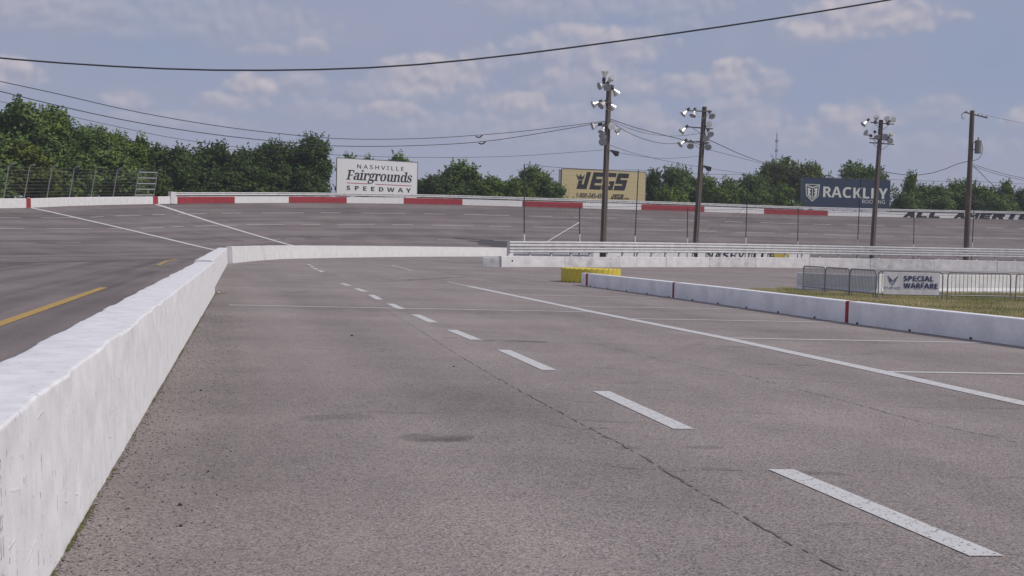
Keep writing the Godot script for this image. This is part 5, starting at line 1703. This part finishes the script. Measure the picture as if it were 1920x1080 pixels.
func build_trees():
	var kinds := {
		"round": [[101, 6.4, 7.4, 44, 9000, 0.33, "round"], [102, 6.6, 7.0, 40, 9000, 0.33, "round"]],
		"bush": [[111, 6.8, 5.2, 36, 8000, 0.32, "bush"], [112, 6.6, 5.6, 34, 8000, 0.32, "bush"]],
		"tall": [[121, 7.2, 11.5, 60, 14000, 0.34, "tall"], [122, 7.0, 11.0, 54, 14000, 0.34, "tall"]],
		"point": [[131, 4.6, 7.4, 30, 5200, 0.32, "point"]],
		"big": [[141, 8.0, 9.4, 64, 15000, 0.31, "round"], [142, 7.6, 9.0, 60, 14000, 0.31, "round"]],
		"wide": [[151, 9.5, 10.5, 54, 10500, 0.38, "spread"], [152, 8.6, 10.2, 50, 10000, 0.38, "spread"]]}
	var made := {}
	for k in kinds:
		made[k] = []
		for q in kinds[k]:
			made[k].append([crown_mesh(q[0], q[1], q[2], q[3], q[4], q[5], q[6]), trunk_mesh(q[0] + 500, q[1], q[2]), q[2], q[1]])
	for t in [["leaf_mid", Color(1, 1, 1)], ["leaf_dark", Color(0.80, 0.80, 0.82)], ["leaf_light", Color(1.0, 1.0, 0.84)], ["leaf_olive", Color(1.0, 0.92, 0.80)]]:
		var m := mat(t[0], t[1], 0.75)
		m.vertex_color_use_as_albedo = true
		m.metallic_specular = 0.25
		m.backlight_enabled = true
		m.backlight = Color(0.22, 0.24, 0.14)
	# x, height of the top, z, form, leaves, width, label
	var list := [
		[-57.0, 15.9, -134.0, "tall", "leaf_mid", 1.25, "tall tree at the left edge, highest of the wooded rise"],
		[-53.0, 15.8, -135.0, "tall", "leaf_mid", 1.2, "tall tree second from the left edge on the wooded rise"],
		[-50.8, 15.3, -139.0, "tall", "leaf_light", 1.05, "tall tree where the wooded rise begins to fall away"],
		[-48.2, 13.9, -140.0, "tall", "leaf_mid", 0.95, "tree with a ragged crown below the highest of the rise"],
		[-46.9, 13.5, -143.0, "tall", "leaf_mid", 0.9, "middle tree on the falling edge of the wooded rise"],
		[-45.7, 13.6, -147.0, "tall", "leaf_light", 0.85, "tree just left of the feathery one above the catch fence"],
		[-43.9, 13.5, -150.0, "point", "leaf_light", 1.1, "feathery light green tree above the ladder-like fence end"],
		[-52.0, 11.4, -124.0, "round", "leaf_mid", 1.2, "lower tree behind the first catch fence posts"],
		[-48.4, 10.6, -127.0, "round", "leaf_olive", 1.15, "brownish green tree behind the left catch fence"],
		[-46.8, 10.8, -134.0, "bush", "leaf_mid", 1.2, "dense bush behind the middle of the catch fence"],
		[-44.9, 11.2, -140.0, "round", "leaf_mid", 1.1, "tree behind the last bays of the catch fence"],
		[-42.3, 12.5, -152.0, "round", "leaf_dark", 1.0, "dark tree directly right of the feathery light green one"],
		[-39.6, 12.7, -153.0, "round", "leaf_dark", 1.0, "dark tree above the start of the outer guardrail"],
		[-36.7, 13.3, -156.0, "round", "leaf_dark", 1.05, "dark tree with a small peak above the first red panel"],
		[-33.4, 13.0, -158.0, "round", "leaf_dark", 1.0, "dark tree left of the great rounded one"],
		[-29.6, 14.3, -160.0, "big", "leaf_dark", 0.95, "left half of the great dark rounded tree pair"],
		[-26.3, 15.0, -163.0, "big", "leaf_dark", 0.95, "great dark rounded tree beside the white billboard"],
		[-41.2, 9.6, -146.0, "bush", "leaf_dark", 1.0, "dark bush behind the joint of wall and guardrail"],
		[-35.5, 9.9, -152.0, "bush", "leaf_dark", 1.1, "dark bush above the first red panel"],
		[-30.4, 10.4, -157.0, "bush", "leaf_dark", 1.1, "dark bush at the foot of the great rounded tree"],
		[-22.6, 13.4, -174.0, "point", "leaf_light", 0.95, "thin tree peeking over the white billboard's left corner"],
		[-20.2, 13.3, -176.0, "point", "leaf_mid", 0.9, "fan-shaped tree top above the white billboard"],
		[-16.2, 14.1, -180.0, "point", "leaf_light", 1.15, "pointed tree rising behind the white billboard's right side"],
		[-7.6, 13.3, -182.0, "round", "leaf_mid", 1.25, "rounded tree standing alone right of the white billboard"],
		[-10.6, 11.0, -176.0, "bush", "leaf_dark", 0.9, "bush at the white billboard's right edge"],
		[-3.2, 11.2, -178.0, "bush", "leaf_light", 1.1, "light green bush between rounded tree and tan billboard"],
		[0.6, 11.0, -179.0, "bush", "leaf_light", 0.9, "yellowish bush below the tree by the tan billboard"],
		[2.8, 13.2, -185.0, "round", "leaf_mid", 0.95, "tree just left of the tan billboard"],
		[5.8, 11.0, -186.0, "bush", "leaf_mid", 0.8, "bush against the tan billboard's left column"],
		[21.6, 13.9, -200.0, "point", "leaf_dark", 1.2, "dark tree at the tan billboard's right edge"],
		[25.4, 14.6, -201.0, "round", "leaf_mid", 1.1, "tree behind the second light pole"],
		[29.6, 13.3, -200.0, "round", "leaf_mid", 0.9, "tree right of the second light pole"],
		[34.2, 13.0, -201.0, "bush", "leaf_mid", 1.1, "low tree midway between second pole and navy billboard"],
		[38.4, 13.9, -206.0, "round", "leaf_mid", 1.0, "tree in front of the broad olive tree"],
		[42.5, 12.8, -204.0, "bush", "leaf_light", 1.0, "bush at the navy billboard's left edge"],
		[46.4, 17.9, -225.0, "wide", "leaf_olive", 1.05, "broad olive green tree rising left above the navy billboard"],
		[51.6, 17.2, -224.0, "wide", "leaf_olive", 0.8, "smaller olive tree leaning over the navy billboard's middle"],
		[60.2, 17.4, -222.0, "wide", "leaf_mid", 1.0, "spreading tree behind the pole at the navy billboard"],
		[65.4, 15.3, -212.0, "point", "leaf_light", 0.95, "loose pointed tree right of the navy billboard"],
		[70.6, 13.3, -214.0, "round", "leaf_mid", 1.1, "first of the low trees between navy billboard and utility pole"],
		[75.2, 14.4, -216.0, "round", "leaf_mid", 1.0, "low tree left of the utility pole"],
		[79.6, 13.6, -216.0, "bush", "leaf_light", 1.2, "low tree right behind the utility pole"],
		[83.6, 14.6, -218.0, "point", "leaf_light", 1.1, "small pointed tree right of the utility pole"],
		[88.0, 13.9, -218.0, "round", "leaf_mid", 1.1, "tree at the right edge of the picture"],
		[23.8, 11.2, -195.0, "bush", "leaf_light", 1.1, "light bush below the tree behind the second pole"],
		[31.6, 11.2, -196.0, "bush", "leaf_light", 1.1, "light bush right of the second pole's foot"],
		[37.6, 11.0, -198.0, "bush", "leaf_mid", 1.1, "bush midway along the outer wall left of navy billboard"],
		[64.0, 11.6, -208.0, "bush", "leaf_mid", 1.0, "bush at the navy billboard's right edge"],
		[69.0, 11.4, -209.0, "bush", "leaf_mid", 1.1, "bush above the start of the black wall lettering"],
		[74.6, 11.6, -211.0, "bush", "leaf_dark", 1.1, "dark bush above the black wall lettering"],
		[80.4, 11.8, -212.0, "bush", "leaf_mid", 1.1, "bush behind the black wall lettering, right of the pole"],
		[86.4, 11.8, -213.0, "bush", "leaf_dark", 1.1, "bush at the right end of the black wall lettering"],
		[66.6, 13.2, -213.0, "round", "leaf_mid", 1.0, "tree filling the gap beside the loose pointed one"],
		[72.6, 12.8, -215.0, "round", "leaf_light", 1.1, "lighter low tree in the row left of the utility pole"],
		[78.0, 13.2, -219.0, "round", "leaf_dark", 1.1, "darker low tree just behind the utility pole"],
		[82.2, 13.0, -219.0, "round", "leaf_mid", 1.0, "low tree in the gap right of the utility pole"],
		[90.5, 12.6, -216.0, "bush", "leaf_light", 1.2, "light bush at the right edge of the picture"],
		[-12.6, 10.6, -181.0, "bush", "leaf_light", 1.0, "pale bush peeping past the white billboard's right edge"],
		[8.5, 11.0, -199.0, "bush", "leaf_mid", 1.0, "bush hidden mostly by the tan billboard"],
		[-56.0, 9.0, -112.0, "bush", "leaf_mid", 1.3, "low bush at the left edge below the tall trees"],
		[-53.0, 8.6, -108.0, "bush", "leaf_olive", 1.2, "brownish bush behind the leftmost fence post"],
		[-50.5, 9.4, -118.0, "bush", "leaf_mid", 1.2, "bush between the two leftmost fence posts"],
		[-43.6, 9.4, -143.0, "bush", "leaf_mid", 1.1, "bush behind the fence end with the cross bars"],
		[-38.2, 10.4, -150.0, "bush", "leaf_dark", 1.1, "dark bush beside the guardrail's end block"],
		[-32.8, 11.4, -155.0, "bush", "leaf_dark", 1.1, "dark bush above the gap after the first red panel"],
		[-25.6, 10.8, -159.0, "bush", "leaf_dark", 0.9, "dark bush just left of the white billboard"],
		[-55.5, 13.0, -128.0, "tall", "leaf_light", 1.0, "lighter tree in front of the highest trees at the left"],
		[-50.0, 12.8, -133.0, "tall", "leaf_mid", 0.9, "tree in the middle of the wooded rise, below its top"],
		[-63.5, 14.5, -124.0, "tall", "leaf_mid", 1.2, "tall tree just outside the left edge of the woods"],
		[94.0, 13.5, -217.0, "round", "leaf_mid", 1.2, "tree just past the right edge of the tree row"]]
	var count := {}
	for k in list.size():
		var q: Array = list[k]
		var which: int = count.get(q[3], 0)
		count[q[3]] = which + 1
		var proto: Array = made[q[3]][which % made[q[3]].size()]
		var y := verge(q[0], q[2])
		var ky: float = (q[1] - y) / proto[0].get_aabb().end.y
		var called := "bush" if q[3] == "bush" else "tree"
		var t := thing("leafy_" + called, Vector3(q[0], y, q[2]), q[6], called, "trees behind the outer wall")
		var b := Basis(Vector3.UP, k * 2.1).scaled(Vector3(q[5] * 1.12, ky, q[5] * 1.12))
		part(t, "crown", proto[0], M[q[4]], Transform3D(b, Vector3.ZERO))
		part(t, "trunk", proto[1], M.bark, Transform3D(b, Vector3.ZERO))

# ---------------------------------------------------------------- small things on the ground
func build_small():
	rng.seed = 15
	var spots := [[-2.50, -20.12, 0.016, "dark pebble on the pit lane left of the third dash"], [-0.69, -15.6, 0.010, "small dark pebble on open asphalt near the second dash"], [-1.86, -7.24, 0.011, "largest black pebble by the near wall's foot"], [-1.72, -6.72, 0.008, "small black pebble by the near wall's foot"],
		[-1.95, -8.3, 0.006, "tiny pebble farther along the near wall's foot"], [-3.05, -12.6, 0.009, "pebble near the wall halfway to the bend"]]
	for q in spots:
		var m := MB.new()
		var pts := []
		for k in 7:
			var row := []
			for j in 9:
				var th := PI * k / 6.0
				var ph := TAU * j / 8.0
				var r: float = q[2] * (1.0 + (rng.randf_range(-0.25, 0.25) if j < 8 and k > 0 and k < 6 else 0.0))
				row.append(Vector3(sin(th) * cos(ph) * r * 1.3, cos(th) * r * 0.7 + q[2] * 0.5, sin(th) * sin(ph) * r))
			row[8] = row[0]
			pts.append(row)
		for k in 6:
			for j in 8:
				var c: Vector3 = (pts[k][j] + pts[k + 1][j + 1]) / 2 - Vector3(0, q[2] * 0.5, 0)
				var n := c.normalized()
				m.quad_n([pts[k][j], pts[k][j + 1], pts[k + 1][j + 1], pts[k + 1][j]], [n, n, n, n])
		solo("pebble", Vector3(q[0], 0.002, q[1]), m.mesh(), M.stone, q[3], "pebble", "stray pebbles on the pit lane")
	for q in [[-7.72, -33.7, 0.03, "broken lump of pale concrete at the wall joint"]]:
		var m := MB.new()
		for k in 3:
			m.box(Vector3(rng.randf_range(-0.5, 0.5), 0.35 + 0.15 * k, rng.randf_range(-0.4, 0.4)) * q[2], Vector3(1.3, 0.8, 1.0) * q[2] * rng.randf_range(0.7, 1.1), Basis(Vector3(rng.randf(), rng.randf(), rng.randf()).normalized(), rng.randf() * 2.0), 0.12 * q[2])
		solo("concrete_lump", Vector3(q[0], 0, q[1]), m.mesh(), M.grey_wall, q[3], "concrete lump")
	# loose chippings along the wall
	var chip := MB.new()
	chip.box(Vector3.ZERO, Vector3(0.010, 0.006, 0.008), Basis(Vector3(0.3, 0.8, 0.5).normalized(), 0.7), 0.002)
	var mm := MultiMesh.new()
	mm.transform_format = MultiMesh.TRANSFORM_3D
	mm.use_colors = true
	mm.mesh = chip.mesh()
	mm.instance_count = 5200
	for k in 5200:
		var z := 1.0 - 26.0 * pow(rng.randf(), 1.4)
		var d := 0.02 + 0.75 * pow(rng.randf(), 2.6)
		var x := -2.04 + 0.206 * (z + 5.69) + d
		var s := rng.randf_range(0.35, 1.25)
		mm.set_instance_transform(k, Transform3D(Basis(Vector3.UP, rng.randf() * TAU).scaled(Vector3.ONE * s), Vector3(x, 0.003 * s, z)))
		var g := rng.randf_range(0.035, 0.36)
		mm.set_instance_color(k, Color(g * 1.02, g * 0.98, g * 0.97))
	var o := MultiMeshInstance3D.new()
	o.name = "gravel"
	o.multimesh = mm
	var gm := mat("gravel", Color.WHITE, 0.9)
	gm.vertex_color_use_as_albedo = true
	o.material_override = gm
	add_child(o)
	tag(o, "loose grey chippings strewn along the foot of the near wall", "gravel", "", "stuff")
	# moss and weeds in the joint between wall and asphalt
	var blade := MB.new()
	blade.tri(Vector3(-0.004, 0, 0), Vector3(0.004, 0, 0), Vector3(0.002, 0.035, 0.008))
	blade.tri(Vector3(0.0, 0, -0.004), Vector3(0.0, 0, 0.004), Vector3(-0.01, 0.028, 0.0))
	var bm := blade.mesh()
	mm = MultiMesh.new()
	mm.transform_format = MultiMesh.TRANSFORM_3D
	mm.use_colors = true
	mm.mesh = bm
	var xs := []
	var f := FastNoiseLite.new()
	f.seed = 6
	f.frequency = 0.35
	for k in 15000:
		var z := 0.5 - 33.5 * rng.randf()
		if f.get_noise_1d(z * 2.0) < 0.12 and rng.randf() < 0.9:
			continue
		xs.append(Vector3(-2.04 + 0.206 * (z + 5.69) + 0.006 + 0.022 * pow(rng.randf(), 2.0), 0, z))
	for k in 900:                                      # a tuft at the joint
		xs.append(Vector3(-7.75 + rng.randfn() * 0.12, 0, -33.2 + rng.randfn() * 0.35))
	mm.instance_count = xs.size()
	for k in xs.size():
		var s := rng.randf_range(0.2, 0.6)
		mm.set_instance_transform(k, Transform3D(Basis(Vector3.UP, rng.randf() * TAU).scaled(Vector3.ONE * s), xs[k]))
		mm.set_instance_color(k, Color(0.15, 0.16, 0.045).lerp(Color(0.24, 0.21, 0.10), rng.randf()))
	o = MultiMeshInstance3D.new()
	o.name = "moss"
	o.multimesh = mm
	o.material_override = M.blade
	add_child(o)
	tag(o, "green moss and tiny weeds along the foot of the near wall", "moss", "", "stuff")
	# infield grass blades
	var gb := MB.new()
	for k in 5:
		var a := k * 1.3
		var d := Vector3(cos(a), 0, sin(a))
		var p := d * 0.02
		gb.tri(p - d.cross(Vector3.UP) * 0.006, p + d.cross(Vector3.UP) * 0.006, p + d * 0.03 + Vector3(0, 0.06 + 0.012 * k, 0))
	mm = MultiMesh.new()
	mm.transform_format = MultiMesh.TRANSFORM_3D
	mm.use_colors = true
	mm.mesh = gb.mesh()
	xs = []
	f.frequency = 0.25
	for k in 60000:
		var z := -rng.randf_range(20.0, 49.0)
		var x := rng.randf_range(7.0, 24.0)
		if x < 9.6 + (z + 19.0) * 0.19 + 0.5 or x < 7.6 or (z < -46.0 and x < 10.0) or x > 21.0 - (z + 20.0) * 0.05:
			continue
		xs.append(Vector3(x, 0.006, z))
	mm.instance_count = xs.size()
	for k in xs.size():
		var s := rng.randf_range(0.5, 1.15)
		mm.set_instance_transform(k, Transform3D(Basis(Vector3.UP, rng.randf() * TAU).scaled(Vector3(1.3, s, 1.3)), xs[k]))
		var t := clampf(0.45 + f.get_noise_2d(xs[k].x, xs[k].z) * 1.3 + rng.randf_range(-0.3, 0.3), 0.0, 1.0)
		mm.set_instance_color(k, Color(0.28, 0.285, 0.12).lerp(Color(0.54, 0.46, 0.26), t))
	o = MultiMeshInstance3D.new()
	o.name = "grass"
	o.multimesh = mm
	o.material_override = M.blade
	add_child(o)
	tag(o, "patchy half-dry mown grass around the barricades", "grass", "", "stuff")

# ---------------------------------------------------------------- the scene
func _ready():
	var cam := Camera3D.new()
	cam.name = "camera"
	cam.fov = 25.36
	cam.near = 0.1
	cam.far = 4000.0
	cam.position = Vector3(0, 1.55, 0)
	cam.rotation_degrees = Vector3(-2.083, 0, 1.4)
	add_child(cam)
	cam.current = true
	var env := Environment.new()
	env.background_mode = Environment.BG_SKY
	var sky := Sky.new()
	var pano := PanoramaSkyMaterial.new()
	pano.panorama = build_sky()
	sky.sky_material = pano
	env.sky = sky
	env.background_energy_multiplier = 1.0
	env.tonemap_mode = Environment.TONE_MAPPER_LINEAR
	env.tonemap_exposure = 1.09
	env.sdfgi_enabled = true
	env.ssao_enabled = true
	env.ssil_enabled = true
	env.fog_enabled = true
	env.fog_light_color = Color(0.80, 0.82, 0.88)
	env.fog_density = 0.00035
	var we := WorldEnvironment.new()
	we.name = "environment"
	we.environment = env
	add_child(we)
	var sun := DirectionalLight3D.new()
	sun.name = "sun"
	sun.light_energy = 0.81
	sun.light_color = Color(1.0, 0.972, 0.935)
	sun.light_angular_distance = 0.6
	sun.shadow_enabled = true
	add_child(sun)
	sun.look_at_from_position(Vector3.ZERO, -Vector3(0.683, 0.707, 0.183), Vector3.UP)

	curve_build()
	make_materials()
	build_ground()
	build_walls()
	build_fences()
	build_poles()
	build_billboards()
	build_trees()
	build_tyre()
	build_barricades()
	build_small()
